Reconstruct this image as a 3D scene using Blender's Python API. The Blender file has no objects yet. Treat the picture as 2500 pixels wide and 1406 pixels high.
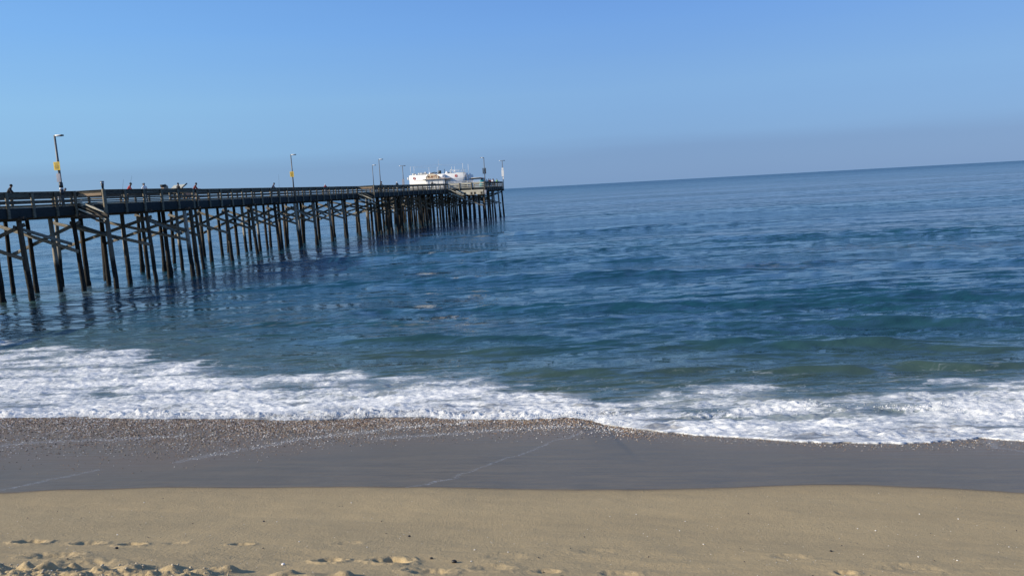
import bpy, math, random
import numpy as np
from mathutils import Vector, Matrix, Euler

C = bpy.context.scene.collection
sc = bpy.context.scene
R = math.radians
random.seed(7)
rng = np.random.default_rng(11)

# ------------------------------------------------------------------ camera
EYE = 6.5
cam_d = bpy.data.cameras.new('camera')
cam = bpy.data.objects.new('camera', cam_d); C.objects.link(cam)
cam_d.sensor_width = 36.0
cam_d.lens = 1850.0 / 2500.0 * 36.0
cam_d.clip_start = 0.1
cam_d.clip_end = 90000
cam.matrix_world = Matrix(((0.99851818, 0.05441924, 0.0, 0.0),
                           (-0.00707684, 0.12985027, -0.99150836, 0.0),
                           (-0.05395713, 0.99003912, 0.13004298, EYE),
                           (0, 0, 0, 1)))
sc.camera = cam
sc.cycles.sample_clamp_indirect = 4.0

# ------------------------------------------------------------------ world
SUN_EL = R(27)
SUN_DIR = Vector((-0.965 * math.cos(SUN_EL), -0.262 * math.cos(SUN_EL), math.sin(SUN_EL)))
w = bpy.data.worlds.new('World'); sc.world = w; w.use_nodes = True
nt = w.node_tree; N = nt.nodes; Lk = nt.links
bg = N['Background']
sky = N.new('ShaderNodeTexSky'); sky.sky_type = 'NISHITA'; sky.sun_disc = False
sky.sun_elevation = SUN_EL; sky.sun_rotation = math.atan2(SUN_DIR.x, SUN_DIR.y)
sky.air_density = 1.0; sky.dust_density = 0.3; sky.ozone_density = 3.0
geo = N.new('ShaderNodeTexCoord'); sep = N.new('ShaderNodeSeparateXYZ')
Lk.new(geo.outputs['Generated'], sep.inputs[0])
# soft edge of the marine haze bank, a little uneven
nz = N.new('ShaderNodeTexNoise'); nz.inputs['Scale'].default_value = 3.0; nz.inputs['Detail'].default_value = 4
mp = N.new('ShaderNodeMapping'); mp.inputs['Scale'].default_value = (1, 1, 14)
Lk.new(geo.outputs['Generated'], mp.inputs[0]); Lk.new(mp.outputs[0], nz.inputs['Vector'])
ma = N.new('ShaderNodeMath'); ma.operation = 'MULTIPLY_ADD'; ma.inputs[1].default_value = 0.022; ma.inputs[2].default_value = -0.011
Lk.new(nz.outputs['Fac'], ma.inputs[0])
ad = N.new('ShaderNodeMath'); ad.operation = 'ADD'; Lk.new(sep.outputs['Z'], ad.inputs[0]); Lk.new(ma.outputs[0], ad.inputs[1])
def ramp(stops):
    r = N.new('ShaderNodeValToRGB'); e = r.color_ramp.elements
    while len(e) < len(stops): e.new(0.5)
    for i, (p, c) in enumerate(stops): e[i].position = p; e[i].color = (*c, 1)
    return r
tint = ramp([(0.0, (0.55, 0.62, 1.0)), (0.06, (0.62, 0.68, 1.0)), (0.2, (0.8, 0.80, 1.0)), (0.5, (0.85, 0.85, 1.0)), (1.0, (0.9, 0.9, 1.0))])
Lk.new(ad.outputs[0], tint.inputs[0])
m1 = N.new('ShaderNodeMix'); m1.data_type = 'RGBA'; m1.blend_type = 'MULTIPLY'; m1.inputs[0].default_value = 1
Lk.new(sky.outputs[0], m1.inputs[6]); Lk.new(tint.outputs[0], m1.inputs[7])
# clear-air colour of the morning sky by height above the horizon (scaled by the same strength)
grad = ramp([(0.0, (0.200, 0.355, 0.62)), (0.038, (0.200, 0.355, 0.62)), (0.058, (0.232, 0.43, 0.73)),
             (0.115, (0.245, 0.47, 0.80)), (0.20, (0.185, 0.412, 0.86)), (0.30, (0.130, 0.325, 0.80)), (0.55, (0.115, 0.25, 0.60)), (1.0, (0.07, 0.15, 0.36))])
Lk.new(ad.outputs[0], grad.inputs[0])
sc10 = N.new('ShaderNodeMix'); sc10.data_type = 'RGBA'; sc10.blend_type = 'MULTIPLY'; sc10.inputs[0].default_value = 1
# the air is paler towards the sun
paler = N.new('ShaderNodeMapRange'); paler.interpolation_type = 'SMOOTHSTEP'
for i_, q_ in enumerate((0.25, -0.75, 0.0, 1.0)): paler.inputs[i_ + 1].default_value = q_
Lk.new(sep.outputs['X'], paler.inputs[0])
m0 = N.new('ShaderNodeMix'); m0.data_type = 'RGBA'; m0.blend_type = 'MULTIPLY'
Lk.new(paler.outputs[0], m0.inputs[0]); Lk.new(grad.outputs[0], m0.inputs[6]); m0.inputs[7].default_value = (1.26, 1.29, 1.14, 1)
Lk.new(m0.outputs[2], sc10.inputs[6]); sc10.inputs[7].default_value = (7.1, 7.1, 7.1, 1)
m2 = N.new('ShaderNodeMix'); m2.data_type = 'RGBA'; m2.inputs[0].default_value = 0.85
Lk.new(m1.outputs[2], m2.inputs[6]); Lk.new(sc10.outputs[2], m2.inputs[7])
Lk.new(m2.outputs[2], bg.inputs[0])
bg.inputs[1].default_value = 0.105

sun_d = bpy.data.lights.new('sun', 'SUN'); sun_d.energy = 4.6; sun_d.angle = R(0.5); sun_d.color = (1.0, 0.90, 0.74)
sun = bpy.data.objects.new('sun', sun_d); C.objects.link(sun)
sun.rotation_euler = SUN_DIR.to_track_quat('Z', 'Y').to_euler()
sun.location = (-60, -20, 60)

vs = sc.view_settings
vs.view_transform = 'Standard'; vs.look = 'None'; vs.exposure = 0.3; vs.gamma = 1.0; vs.use_curve_mapping = False

# ------------------------------------------------------------------ helpers
def tag(o, label=None, cat=None, group=None, kind=None):
    if label: o['label'] = label
    if cat: o['category'] = cat
    if group: o['group'] = group
    if kind: o['kind'] = kind
    return o

class Mat:
    def __init__(s, name):
        s.m = bpy.data.materials.new(name); s.m.use_nodes = True
        s.nt = s.m.node_tree; s.n = s.nt.nodes; s.b = s.n['Principled BSDF']
    def node(s, t, **kw):
        x = s.n.new(t)
        for k, v in kw.items(): setattr(x, k, v)
        return x
    def link(s, a, b): s.nt.links.new(a, b)
    def math(s, op, a, b=None, c=None, clamp=False):
        x = s.node('ShaderNodeMath', operation=op); x.use_clamp = clamp
        for i, v in enumerate((a, b, c)):
            if v is None: continue
            if isinstance(v, (int, float)): x.inputs[i].default_value = v
            else: s.link(v, x.inputs[i])
        return x.outputs[0]
    def ss(s, v, a, b, lo=0.0, hi=1.0):
        x = s.node('ShaderNodeMapRange', interpolation_type='SMOOTHSTEP')
        s.link(v, x.inputs[0])
        for i, q in enumerate((a, b, lo, hi)): x.inputs[i + 1].default_value = q
        return x.outputs[0]
    def mix(s, f, a, b, blend='MIX'):
        x = s.node('ShaderNodeMix', data_type='RGBA', blend_type=blend)
        if isinstance(f, (int, float)): x.inputs[0].default_value = f
        else: s.link(f, x.inputs[0])
        for i, v in ((6, a), (7, b)):
            if isinstance(v, tuple): x.inputs[i].default_value = (*v, 1)
            else: s.link(v, x.inputs[i])
        return x.outputs[2]
    def pos(s): return s.node('ShaderNodeNewGeometry').outputs['Position']
    def map(s, scale, rot=(0, 0, 0), vec=None):
        x = s.node('ShaderNodeMapping'); x.inputs['Scale'].default_value = scale; x.inputs['Rotation'].default_value = rot
        s.link(vec if vec is not None else s.pos(), x.inputs[0]); return x.outputs[0]
    def noise(s, vec, scale, detail=3, rough=0.5, dist=0.0):
        x = s.node('ShaderNodeTexNoise'); s.link(vec, x.inputs['Vector'])
        x.inputs['Scale'].default_value = scale; x.inputs['Detail'].default_value = detail
        x.inputs['Roughness'].default_value = rough; x.inputs['Distortion'].default_value = dist
        return x.outputs['Fac']
    def attr(s, name):
        return s.node('ShaderNodeAttribute', attribute_name=name).outputs['Fac']
    def bump(s, h, strength, dist, normal=None):
        x = s.node('ShaderNodeBump'); s.link(h, x.inputs['Height'])
        if isinstance(strength, (int, float)): x.inputs['Strength'].default_value = strength
        else: s.link(strength, x.inputs['Strength'])
        x.inputs['Distance'].default_value = dist
        if normal is not None: s.link(normal, x.inputs['Normal'])
        return x.outputs[0]
    def col(s, c):
        if isinstance(c, tuple): s.b.inputs['Base Color'].default_value = (*c, 1)
        else: s.link(c, s.b.inputs['Base Color'])
    def rough(s, r):
        if isinstance(r, (int, float)): s.b.inputs['Roughness'].default_value = r
        else: s.link(r, s.b.inputs['Roughness'])
    def normal(s, n): s.link(n, s.b.inputs['Normal'])

def plain(name, c, rough=0.6, var=0.25, scale=6.0, metal=0.0):
    m = Mat(name)
    n = m.noise(m.pos(), scale, 4, 0.6)
    oi = m.node('ShaderNodeObjectInfo').outputs['Random']
    f = m.math('MULTIPLY_ADD', n, var * 1.6, 1 - var * 0.8)
    f = m.math('MULTIPLY', f, m.math('MULTIPLY_ADD', oi, var, 1 - var / 2))
    cm = m.node('ShaderNodeCombineXYZ')
    for i in range(3): m.link(m.math('MULTIPLY', f, c[i]), cm.inputs[i])
    m.col(cm.outputs[0]); m.rough(rough); m.b.inputs['Metallic'].default_value = metal
    return m.m

def mesh_np(name, verts, faces, mats=(), smooth=False):
    """verts (n,3), faces (m,k) all the same k"""
    me = bpy.data.meshes.new(name)
    verts = np.asarray(verts, np.float32); faces = np.asarray(faces, np.int32)
    k = faces.shape[1]
    me.vertices.add(len(verts)); me.vertices.foreach_set('co', verts.ravel())
    me.loops.add(faces.size); me.loops.foreach_set('vertex_index', faces.ravel())
    me.polygons.add(len(faces))
    me.polygons.foreach_set('loop_start', np.arange(0, faces.size, k, dtype=np.int32))
    me.polygons.foreach_set('loop_total', np.full(len(faces), k, np.int32))
    if smooth: me.polygons.foreach_set('use_smooth', np.ones(len(faces), bool))
    me.update(calc_edges=True)
    for m in mats: me.materials.append(m)
    return me

def fattr(me, name, arr):
    a = me.attributes.new(name, 'FLOAT', 'POINT'); a.data.foreach_set('value', np.asarray(arr, np.float32).ravel())

def obj(name, me, parent=None):
    o = bpy.data.objects.new(name, me); C.objects.link(o)
    if parent: o.parent = parent
    return o

# numpy gradient noise
_perm = np.random.default_rng(3).permutation(4096)
_ang = np.random.default_rng(4).uniform(0, 2 * np.pi, 4096)
_gx, _gy = np.cos(_ang), np.sin(_ang)
def perlin(x, y, seed=0):
    xi = np.floor(x).astype(np.int64); yi = np.floor(y).astype(np.int64)
    xf = x - xi; yf = y - yi
    u = xf * xf * xf * (xf * (xf * 6 - 15) + 10); v = yf * yf * yf * (yf * (yf * 6 - 15) + 10)
    def g(i, j, dx, dy):
        h = _perm[(_perm[(i + seed * 131) & 4095] + j) & 4095]
        return _gx[h] * dx + _gy[h] * dy
    a = g(xi, yi, xf, yf); b = g(xi + 1, yi, xf - 1, yf)
    c = g(xi, yi + 1, xf, yf - 1); d = g(xi + 1, yi + 1, xf - 1, yf - 1)
    return (a + u * (b - a) + v * ((c + u * (d - c)) - (a + u * (b - a)))) * 1.5
def fbm(x, y, o=4, seed=0, gain=0.5):
    r = 0; a = 1.0
    for i in range(o):
        r = r + a * perlin(x * 2 ** i + 17.3 * i, y * 2 ** i - 9.1 * i, seed + i); a *= gain
    return r
def sstep(a, b, x):
    t = np.clip((x - a) / (b - a), 0, 1); return t * t * (3 - 2 * t)
def poly_dist(X, Y, pts):
    d = np.full(X.shape, 1e9)
    for (x0, y0), (x1, y1) in zip(pts[:-1], pts[1:]):
        dx, dy = x1 - x0, y1 - y0
        t = np.clip(((X - x0) * dx + (Y - y0) * dy) / (dx * dx + dy * dy), 0, 1)
        d = np.minimum(d, np.hypot(X - x0 - t * dx, Y - y0 - t * dy))
    return d
def line(pts, sl=-0.2):
    px = [p[0] for p in pts]; py = [p[1] for p in pts]
    px = [px[0] - 200] + px + [px[-1] + 200]; py = [py[0] - 200 * sl] + py + [py[-1] + 200 * sl]
    return lambda X: np.interp(X, px, py)

# ------------------------------------------------------------------ the shore in plan (metres; x right, y out to sea)
FRONT = line([(-16.06, 22.9), (-14.9, 23.03), (-13.65, 23.0), (-11.2, 22.05), (-9.42, 22.05), (-8.26, 22.1), (-6.76, 21.45), (-5.0, 21.5), (-3.19, 21.4), (-1.96, 20.99), (-0.78, 20.7), (0.37, 20.57), (1.52, 20.5), (2.1, 20.0), (3.0, 18.5), (4.18, 17.34),
              (5.74, 16.26), (6.46, 15.8), (8.51, 15.47), (9.62, 16.16), (10.36, 16.33), (10.87, 15.73)])
WET = line([(-7.66, 10.68), (-6.98, 10.93), (-5.48, 11.12), (-2.35, 11.07), (-0.16, 10.92), (1.36, 10.77), (2.59, 10.82), (3.86, 10.98), (5.09, 10.93), (6.19, 10.69), (7.19, 10.37)], -0.15)
PEB = line([(-10.24, 14.0), (-7.24, 13.1), (-5.92, 13.6), (-4.01, 15.2), (-1.55, 16.21), (1.18, 16.33), (3.86, 15.7), (5.99, 14.34), (9.78, 13.84)])
OUTER = line([(-27.8, 40.5), (-21.7, 35.7), (-17.9, 35.2), (-13.3, 31.8), (-10.1, 29.6), (-8.8, 28.6), (-5.6, 28.0), (-1.6, 26.2), (0.5, 24.6), (2.3, 22.7), (3.6, 22.7),
              (5.7, 23.9), (8.0, 22.9), (9.4, 21.9), (11.7, 22.5), (15.3, 22.2)])
L1 = [(-8.5, 10.2), (-7.86, 10.97), (-7.74, 11.75), (-7.68, 12.4), (-7.57, 13.08)]
L2 = [(-6.51, 13.96), (-6.14, 15.03), (-5.61, 15.92), (-5.2, 17.1), (-3.76, 18.28), (-1.33, 20.22)]
L3 = [(-1.82, 11.06), (-1.17, 11.84), (-0.55, 13.41), (0.15, 14.68), (0.61, 15.88), (1.23, 16.91), (2.18, 18.5)]
L4 = [(-12.5, 15.9), (-11.66, 16.48), (-10.93, 17.07), (-9.5, 17.4), (-8.4, 18.0)]
L5 = [(-3.2, 16.9), (-0.7, 18.25), (0.84, 18.59), (2.39, 18.49)]
L7 = [(10.3, 16.0), (9.68, 14.9), (9.89, 14.3)]
def shoreP(X, Y): return X * 0.225 + Y * 0.974
_SP, _SZ = [-80, -5, 0, 3, 6, 8, 10.7, 19.8, 40, 90], [5.2, 4.8, 4.78, 4.2, 3.22, 2.65, 2.0, 0.05, -4.3, -12]
def sand_base(X, Y):
    F = FRONT(X)
    q = np.interp(shoreP(X, Y), _SP, _SZ); qf = np.interp(shoreP(X, F), _SP, _SZ)
    return q + np.clip(0.06 - qf, 0, 0.6) * sstep(-8, 0, Y - F) * (np.abs(X) < 60)

HOLES = [(-4.99, 7.29, .16, .05), (-4.41, 7.27, .13, .03), (-3.92, 7.18, .12, .04), (-2.85, 7.22, .12, .025), (-3.53, 7.28, .1, .012), (-1.78, 6.49, .13, .045), (-1.23, 6.50, .19, .055),
         (-0.3, 6.3, .15, .02), (0.17, 6.2, .1, .02), (0.8, 6.16, .16, .02), (2.77, 6.2, .1, .03), (-4.3, 6.55, .2, .03), (-3.83, 6.2, .25, .025), (-1.81, 7.33, .14, .012),
         (-0.83, 6.12, .16, .03), (2.51, 6.81, .16, .012), (0.66, 7.03, .2, .01), (3.42, 6.32, .2, .012), (-5.8, 7.5, .2, .02), (-0.2, 6.75, .2, .01)]
MOUNDS = [(-4.35, 5.88, .12, .10), (-4.12, 5.93, .10, .11), (-3.93, 5.9, .10, .10), (-3.78, 5.99, .07, .07), (-3.52, 5.93, .1, .06), (-3.3, 6.03, .17, .07), (-3.02, 5.8, .12, .05), (-2.92, 5.95, .13, .09),
          (-2.66, 5.9, .15, .06), (-2.5, 5.99, .11, .09), (-2.0, 5.86, .13, .07), (-1.78, 5.80, .2, .06), (-1.5, 5.86, .11, .07), (-4.6, 5.7, .2, .12), (-5.2, 5.7, .3, .1), (-1.0, 5.4, .3, .08)]

def sand_height(X, Y):
    Z = sand_base(X, Y)
    near = sstep(16, 9, Y)
    Z = Z + near * (0.02 * fbm(X * 0.35, Y * 0.5, 3, 5) + 0.004 * fbm(X * 2.2, Y * 3.1, 3, 8))
    soft = sstep(7.9, 6.6, Y + 0.35 * perlin(X * 0.6, Y * 0.2, 30))
    Z = Z + soft * (0.012 * fbm(X * 1.1, Y * 2.4, 4, 12))
    for k_, (x, y, r, d) in enumerate(HOLES):
        r = r * (0.85 + 0.3 * ((k_ * 37) % 10) / 10)
        q = np.hypot((X - x) / (r * 1.15), (Y - y) / (r * 0.8)) + 0.25 * perlin(X * 14, Y * 14, 40)
        Z = Z - d * sstep(1.0, 0.35, q) + 0.28 * d * np.exp(-((q - 1.2) / 0.22) ** 2)
    for i, (x, y, r, h) in enumerate(MOUNDS):
        q = np.hypot((X - x) / r, (Y - y) / (r * 0.8)) + 0.3 * perlin(X * 9, Y * 9, 50)
        Z = Z + 0.72 * h * sstep(1.25, 0.1, q)
    heap = sstep(6.05, 5.75, Y) * sstep(-2.2, -3.0, X + 0.4 * perlin(X * 1.3, Y * 2, 33))
    rough = np.abs(fbm(X * 3.6, Y * 5.5, 5, 60, 0.55))
    Z = Z + heap * (0.05 * rough + 0.003)
    Z = Z - 0.012 * sstep(0.0, 0.6, Y - WET(X)) * near
    return Z

def fan_grid(rows, t):
    Yr = rows[:, None]; wv = np.maximum(Yr, 4.6)
    X = t[None, :] * wv; Y = np.repeat(Yr, len(t), 1)
    n, m = X.shape
    i = np.arange(n - 1)[:, None] * m + np.arange(m - 1)[None, :]
    F = np.stack([i, i + 1, i + 1 + m, i + m], -1).reshape(-1, 4)
    return X, Y, F

# ------------------------------------------------------------------ beach
def build_beach():
    rows = [-60, -30, -15, -8, -4, -1, 1, 2.5, 3.6, 4.3]
    y = 4.8
    while y < 31: rows.append(y); y += max(0.011, 1.15 * y * y / (758 * (4.0 + min(2.5, max(0, (y - 8) * 0.25)))))
    rows += [32, 34, 37, 42, 50, 60, 80]
    t = np.concatenate([[-40, -20, -10, -6, -4, -3, -2, -1.5, -1.2, -1.0], np.arange(-0.86, 0.8601, 0.00215), [1.0, 1.2, 1.5, 2, 3, 4, 6, 10, 20, 40]])
    X, Y, F = fan_grid(np.array(rows), t)
    Z = sand_height(X, Y)
    V = np.stack([X, Y, Z], -1).reshape(-1, 3)
    me = mesh_np('beach', V, F, smooth=True)
    wet = (Y + 0.045 * fbm(X * 0.9, Y * 1.3, 4, 71) - WET(X))
    fattr(me, 'wet', wet)
    fl = np.full(X.shape, 1e9)
    for L, wd in ((L1, 0.9), (L2, 1.7), (L3, 0.5), (L4, 2.5), (L5, 2.2), (L7, 1.2)):
        fl = np.minimum(fl, poly_dist(X + 0.10 * perlin(X * 2, Y * 2, 80), Y + 0.10 * perlin(X * 2, Y * 2, 81), L) / wd)
    fattr(me, 'foamline', fl)
    fattr(me, 'pebble', sstep(-1.6, 1.4, Y - PEB(X)))
    m = Mat('sand')
    P = m.pos()
    big = m.noise(m.map((0.25, 0.8, 0.5)), 1.0, 5, 0.6)
    fine = m.noise(P, 55, 4, 0.75)
    grit = m.noise(P, 190, 2, 0.8)
    dry = m.mix(m.ss(fine, 0.3, 0.7), (0.455, 0.340, 0.182), (0.555, 0.430, 0.248))
    dry = m.mix(m.ss(grit, 0.35, 0.7, 0.0, 0.35), dry, (0.28, 0.21, 0.12))
    dry = m.mix(m.ss(big, 0.35, 0.7, 0, 0.35), dry, (0.36, 0.275, 0.16))
    grain = m.ss(m.noise(P, 34, 2, 0.9), 0.66, 0.72)
    dry = m.mix(m.math('MULTIPLY', grain, 0.5), dry, (0.60, 0.51, 0.36))
    streak = m.noise(m.map((0.5, 7.0, 1.0), (0, 0, R(8))), 1.6, 5, 0.65)
    wetc = m.mix(m.ss(streak, 0.3, 0.72), (0.128, 0.102, 0.072), (0.215, 0.174, 0.122))
    brown = m.noise(m.map((0.4, 0.8, 1)), 0.6, 4, 0.6)
    wetc = m.mix(m.math('MULTIPLY', m.attr('pebble'), m.ss(brown, 0.35, 0.6, 0.35, 1.0)), wetc, (0.19, 0.140, 0.095))
    wa = m.attr('wet')
    wf = m.ss(wa, -0.05, 0.05)
    damp = m.math('ADD', m.math('MULTIPLY', m.ss(wa, -0.9, -0.02), 0.35), m.math('MULTIPLY', m.ss(wa, -0.20, 0.0), 0.65))
    dry = m.mix(m.math('MULTIPLY', damp, 0.75), dry, (0.255, 0.195, 0.118))
    col = m.mix(wf, dry, wetc)
    # broken lines of spent foam on the wet sand
    fl_ = m.attr('foamline')
    br = m.noise(m.map((1.0, 2.2, 1.0)), 16, 4, 0.8)
    ff = m.math('ADD', m.ss(fl_, 0.0, 0.16, 0.36, 0.0), m.math('MULTIPLY', m.ss(br, 0.4, 0.72), 1.0))
    ff = m.math('MULTIPLY', m.ss(ff, 0.62, 0.95), m.ss(fl_, 0.05, 0.17, 1.0, 0.0))
    fleck = m.noise(m.map((1.0, 2.4, 1.0), (0, 0, R(25))), 22, 3, 0.85)
    fgate = m.ss(m.noise(m.map((0.5, 1.4, 1.0)), 1.1, 4, 0.6), 0.5, 0.75)
    fle = m.math('MULTIPLY', m.math('MULTIPLY', m.ss(fleck, 0.70, 0.76), fgate), m.math('MULTIPLY', wf, 0.55))
    ff = m.math('MAXIMUM', ff, fle)
    ff = m.math('MULTIPLY', ff, wf)
    col = m.mix(ff, col, (0.42, 0.42, 0.43))
    m.col(col)
    r0 = m.ss(streak, 0.3, 0.7, 0.22, 0.34)
    m.rough(m.math('ADD', m.math('MULTIPLY', m.ss(wa, -0.03, 0.12), -0.57), m.math('ADD', m.math('MULTIPLY', m.math('SUBTRACT', r0, 0.28), 1.0), 0.94)))
    b1 = m.bump(m.noise(P, 28, 4, 0.7), m.math('MULTIPLY_ADD', wf, -0.75, 0.85), 0.012)
    b2 = m.bump(m.noise(P, 110, 2, 0.7), m.math('MULTIPLY_ADD', wf, -0.8, 0.9), 0.004, b1)
    m.normal(b2)
    m.b.inputs['Specular IOR Level'].default_value = 0.14
    me.materials.append(m.m)
    o = obj('beach', me); tag(o, 'tan sand beach sloping to the sea, dark and wet along the swash', kind='structure')
build_beach()

# ------------------------------------------------------------------ sea
SWELLS = [(-7.5, 55.8, 10, .16, 1.3, -.30), (-1.4, 53.4, 10, .20, 1.1, -.12), (9.0, 51.2, 9, .34, 1.25, -.1), (17.5, 47, 6, .15, 1.0, -.2), (21, 55, 9, .28, 1.4, -.05), (31, 49, 7, .28, 1.4, -.3),
          (-4.3, 30.6, 1.8, .10, .55, -.1), (-0.1, 30.2, 1.6, .12, .55, -.05), (4.7, 29.3, 2.2, .12, .55, -.15), (8.2, 29.3, 2.6, .13, .45, -.1), (11.4, 28.2, 3.0, .13, .42, -.2),
          (15.0, 26.6, 2.5, .14, .6, -.2), (10.4, 24.4, 2.4, .15, .42, .05), (13.8, 24.2, 2.6, .15, .45, -.1), (2.0, 26.2, 1.8, .09, .45, -.12), (5.5, 25.6, 2.6, .12, .4, .0), (13.6, 106.3, 26, .35, 3.0, -.12),
          (7.7, 35.5, 7, .18, .9, -.1), (14, 37, 8, .16, .9, -.3), (-16.9, 56.6, 9, .16, 1.1, -.2), (24, 36, 7, .2, .9, -.3), (-2, 41, 9, .16, 1.1, -.25), (-12, 40, 7, .14, .9, -.3), (3, 70, 16, .25, 2, -.2),
          (-10, 80, 14, .2, 1.8, -.2), (35, 76, 18, .3, 2, -.25), (-4, 33.8, 5, .13, .7, -.25), (16, 31.5, 5, .16, .7, -.2)]
CREST2 = [(1.6, 20.9), (3.2, 20.7), (4.2, 19.9), (5.4, 20.0), (7.3, 20.6), (9.3, 20.1), (11.4, 19.7), (13.0, 18.8), (18, 17)]
def build_sea():
    rows = [-60, -30, -10, 0, 6, 10]
    v = 758 * EYE / 13.2
    seq = []
    while v > 0.6:
        Y = 758 * EYE / v
        seq.append(Y)
        v -= 0.5 if Y < 42 else (0.85 if Y < 1500 else 0.3)
    rows = np.array(rows + seq + [12000, 20000, 40000])
    t = np.concatenate([[-40, -18, -9, -5, -3, -2, -1.5, -1.2, -1.0], np.arange(-0.88, 0.8801, 0.0024), [1.0, 1.2, 1.5, 2, 3, 5, 9, 18, 40]])
    X, Y, F = fan_grid(rows, t)
    dY = np.gradient(rows)[:, None] * np.ones_like(X)
    Z = np.zeros_like(X)
    d_out = Y - OUTER(X)
    calm = 0.25 + 0.75 * sstep(-2, 6, d_out)
    patch = 0.75 + 0.6 * fbm(X * 0.03, Y * 0.05, 3, 90)
    patch = np.clip(patch, 0.25, 1.5)
    wr = np.random.default_rng(21)
    Xw = X + 0.8 * fbm(X * 0.11, Y * 0.11, 2, 95); Yw = Y + 0.8 * fbm(X * 0.11, Y * 0.11, 2, 97)
    for i in range(64):
        lam = 0.34 * (7.0 / 0.34) ** (i / 63.0) * wr.uniform(0.93, 1.07)
        th = R(wr.normal(0, 21) - 3) + math.atan2(0.225, 0.974)
        kx, ky = math.sin(th) * 2 * np.pi / lam, math.cos(th) * 2 * np.pi / lam
        amp = 0.030 * lam / (2 * np.pi) * (1.0 if lam < 1.6 else 0.62)
        vis = sstep(2.8, 5.5, lam / dY)
        ph = kx * Xw + ky * Yw + wr.uniform(0, 6.28)
        s = np.sin(ph)
        Z += amp * vis * (s + 0.25 * np.cos(2 * ph))
    Z *= patch * calm
    # low offshore swell
    for lam, a, th0, ph in ((38, 0.16, 0.2, 0.5), (27, 0.08, 0.32, 2.0), (61, 0.18, 0.14, 4.0)):
        kx, ky = math.sin(th0) * 2 * np.pi / lam, math.cos(th0) * 2 * np.pi / lam
        Z += a * np.sin(kx * X + ky * Y + ph) * sstep(4, 30, d_out) * sstep(2.2, 4.5, lam / dY)
    # individual swell crests, steeper towards the beach
    for (x, y, L, a, wd, sl) in SWELLS:
        yy = Y - (y + sl * (X - x) + 0.5 * perlin(X * 0.25 + x, Y * 0.0 + y, 99) + 0.12 * perlin(X * 1.1, Y * .3 + y, 98))
        prof = np.where(yy < 0, np.exp(-(yy / (wd * 0.62)) ** 2), np.exp(-(yy / (wd * 1.5)) ** 2)) - 0.35 * np.exp(-((yy + wd * 1.5) / (wd * 1.1)) ** 2)
        Z += a * prof * np.exp(-((X - x) / L) ** 2) * (1 + 0.5 * perlin(X * .6, Y * .6, 91))
    # swash
    SZ = sand_base(X, Y)
    wig = 0.16 * fbm(X * 1.6, Y * 0.2, 4, 110) + 0.07 * perlin(X * 6, Y * 1.0, 111)
    df = Y - FRONT(X) + wig
    left = sstep(2.8, 1.2, X)
    film = 0.02 + 0.10 * sstep(0, 1.6, df)
    Zsw = SZ + film
    inshore = sstep(26, 19.5, Y - 0.25 * X * 0)  # only near the beach does the sand carry the water
    k = 0.05
    mx = np.maximum(Z, Zsw)
    Zw = np.where(df > 0, mx, 0)
    # foam density
    inner = sstep(-0.05, 0.12, df)
    warp = (1.5 - 0.7 * sstep(-2, 4, X)) * fbm(X * 0.30, Y * 0.30, 4, 120) + 0.5 * fbm(X * 1.2, Y * 1.2, 3, 123)
    rag = d_out + warp
    dens = inner * sstep(1.4, -2.6, rag)
    thick = sstep(0, 4.5, X)
    streaks = fbm(X * 0.28 + 0.3 * Y, Y * 1.0, 4, 130)
    dens = dens * np.clip(0.86 + 0.40 * streaks - 0.12 * thick, 0, 1.1)
    gap = sstep(-0.2, 0.55, fbm((X + .3 * Y) * 0.16, Y * 0.4, 4, 140)) * sstep(0.7, 2.0, df) * (0.32 - 0.14 * thick)
    dens = dens - gap
    # second crest at the right, bore at the left
    y2 = np.interp(X, [p[0] for p in CREST2], [p[1] for p in CREST2]) + 0.25 * fbm(X * 0.9, X * 0 + 3, 3, 150)
    q2 = Y - y2
    c2 = np.exp(-(np.where(q2 < 0, q2 / 0.35, q2 / 0.55)) ** 2) * sstep(1.2, 2.6, X) * np.clip(0.75 + 0.9 * perlin(X * 0.7, X * 0, 151), 0.2, 1.3)
    spiky = np.abs(fbm(X * 3.4, Y * 3.4, 4, 160, 0.6))
    bore = np.exp(-(np.where(df < 0.38, (df - 0.38) / 0.22, (df - 0.38) / 0.42)) ** 2) * left * (0.55 + 0.45 * perlin(X * 0.5, X * 0 + 9, 161) + 0.25)
    edge = np.exp(-((df - 0.1) / 0.10) ** 2) * (1 - left)
    dens = np.maximum(dens, 1.25 * bore); dens = np.maximum(dens, 0.9 * c2 * (0.6 + spiky)); dens = np.maximum(dens, 1.1 * edge)
    body = sstep(0.15, 0.8, dens) * sstep(0.05, 0.5, df)
    Zw += body * (0.10 * np.abs(fbm((X + .35 * Y) * 0.8, Y * 2.0, 4, 170, 0.55)) + 0.02 * fbm((X + .35 * Y) * 4, Y * 7, 3, 175))
    Zw += 0.13 * bore * (0.35 + 1.25 * spiky) + 0.03 * c2 * (0.3 + 1.6 * spiky) + 0.02 * edge * (0.5 + spiky)
    # dark lapping ridges within the foam sheet
    Zw += 0.05 * sstep(0.4, 1.6, df) * sstep(9, 2, df) * fbm((X + .3 * Y) * 0.33, Y * 1.1, 3, 180)
    Z = np.where(df > 0, Zw, SZ - 0.3 * sstep(0.0, -0.12, df) - 0.01)
    # thin foam threads drifting off the sheet and around the piles
    far_thr = np.zeros_like(X)
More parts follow.
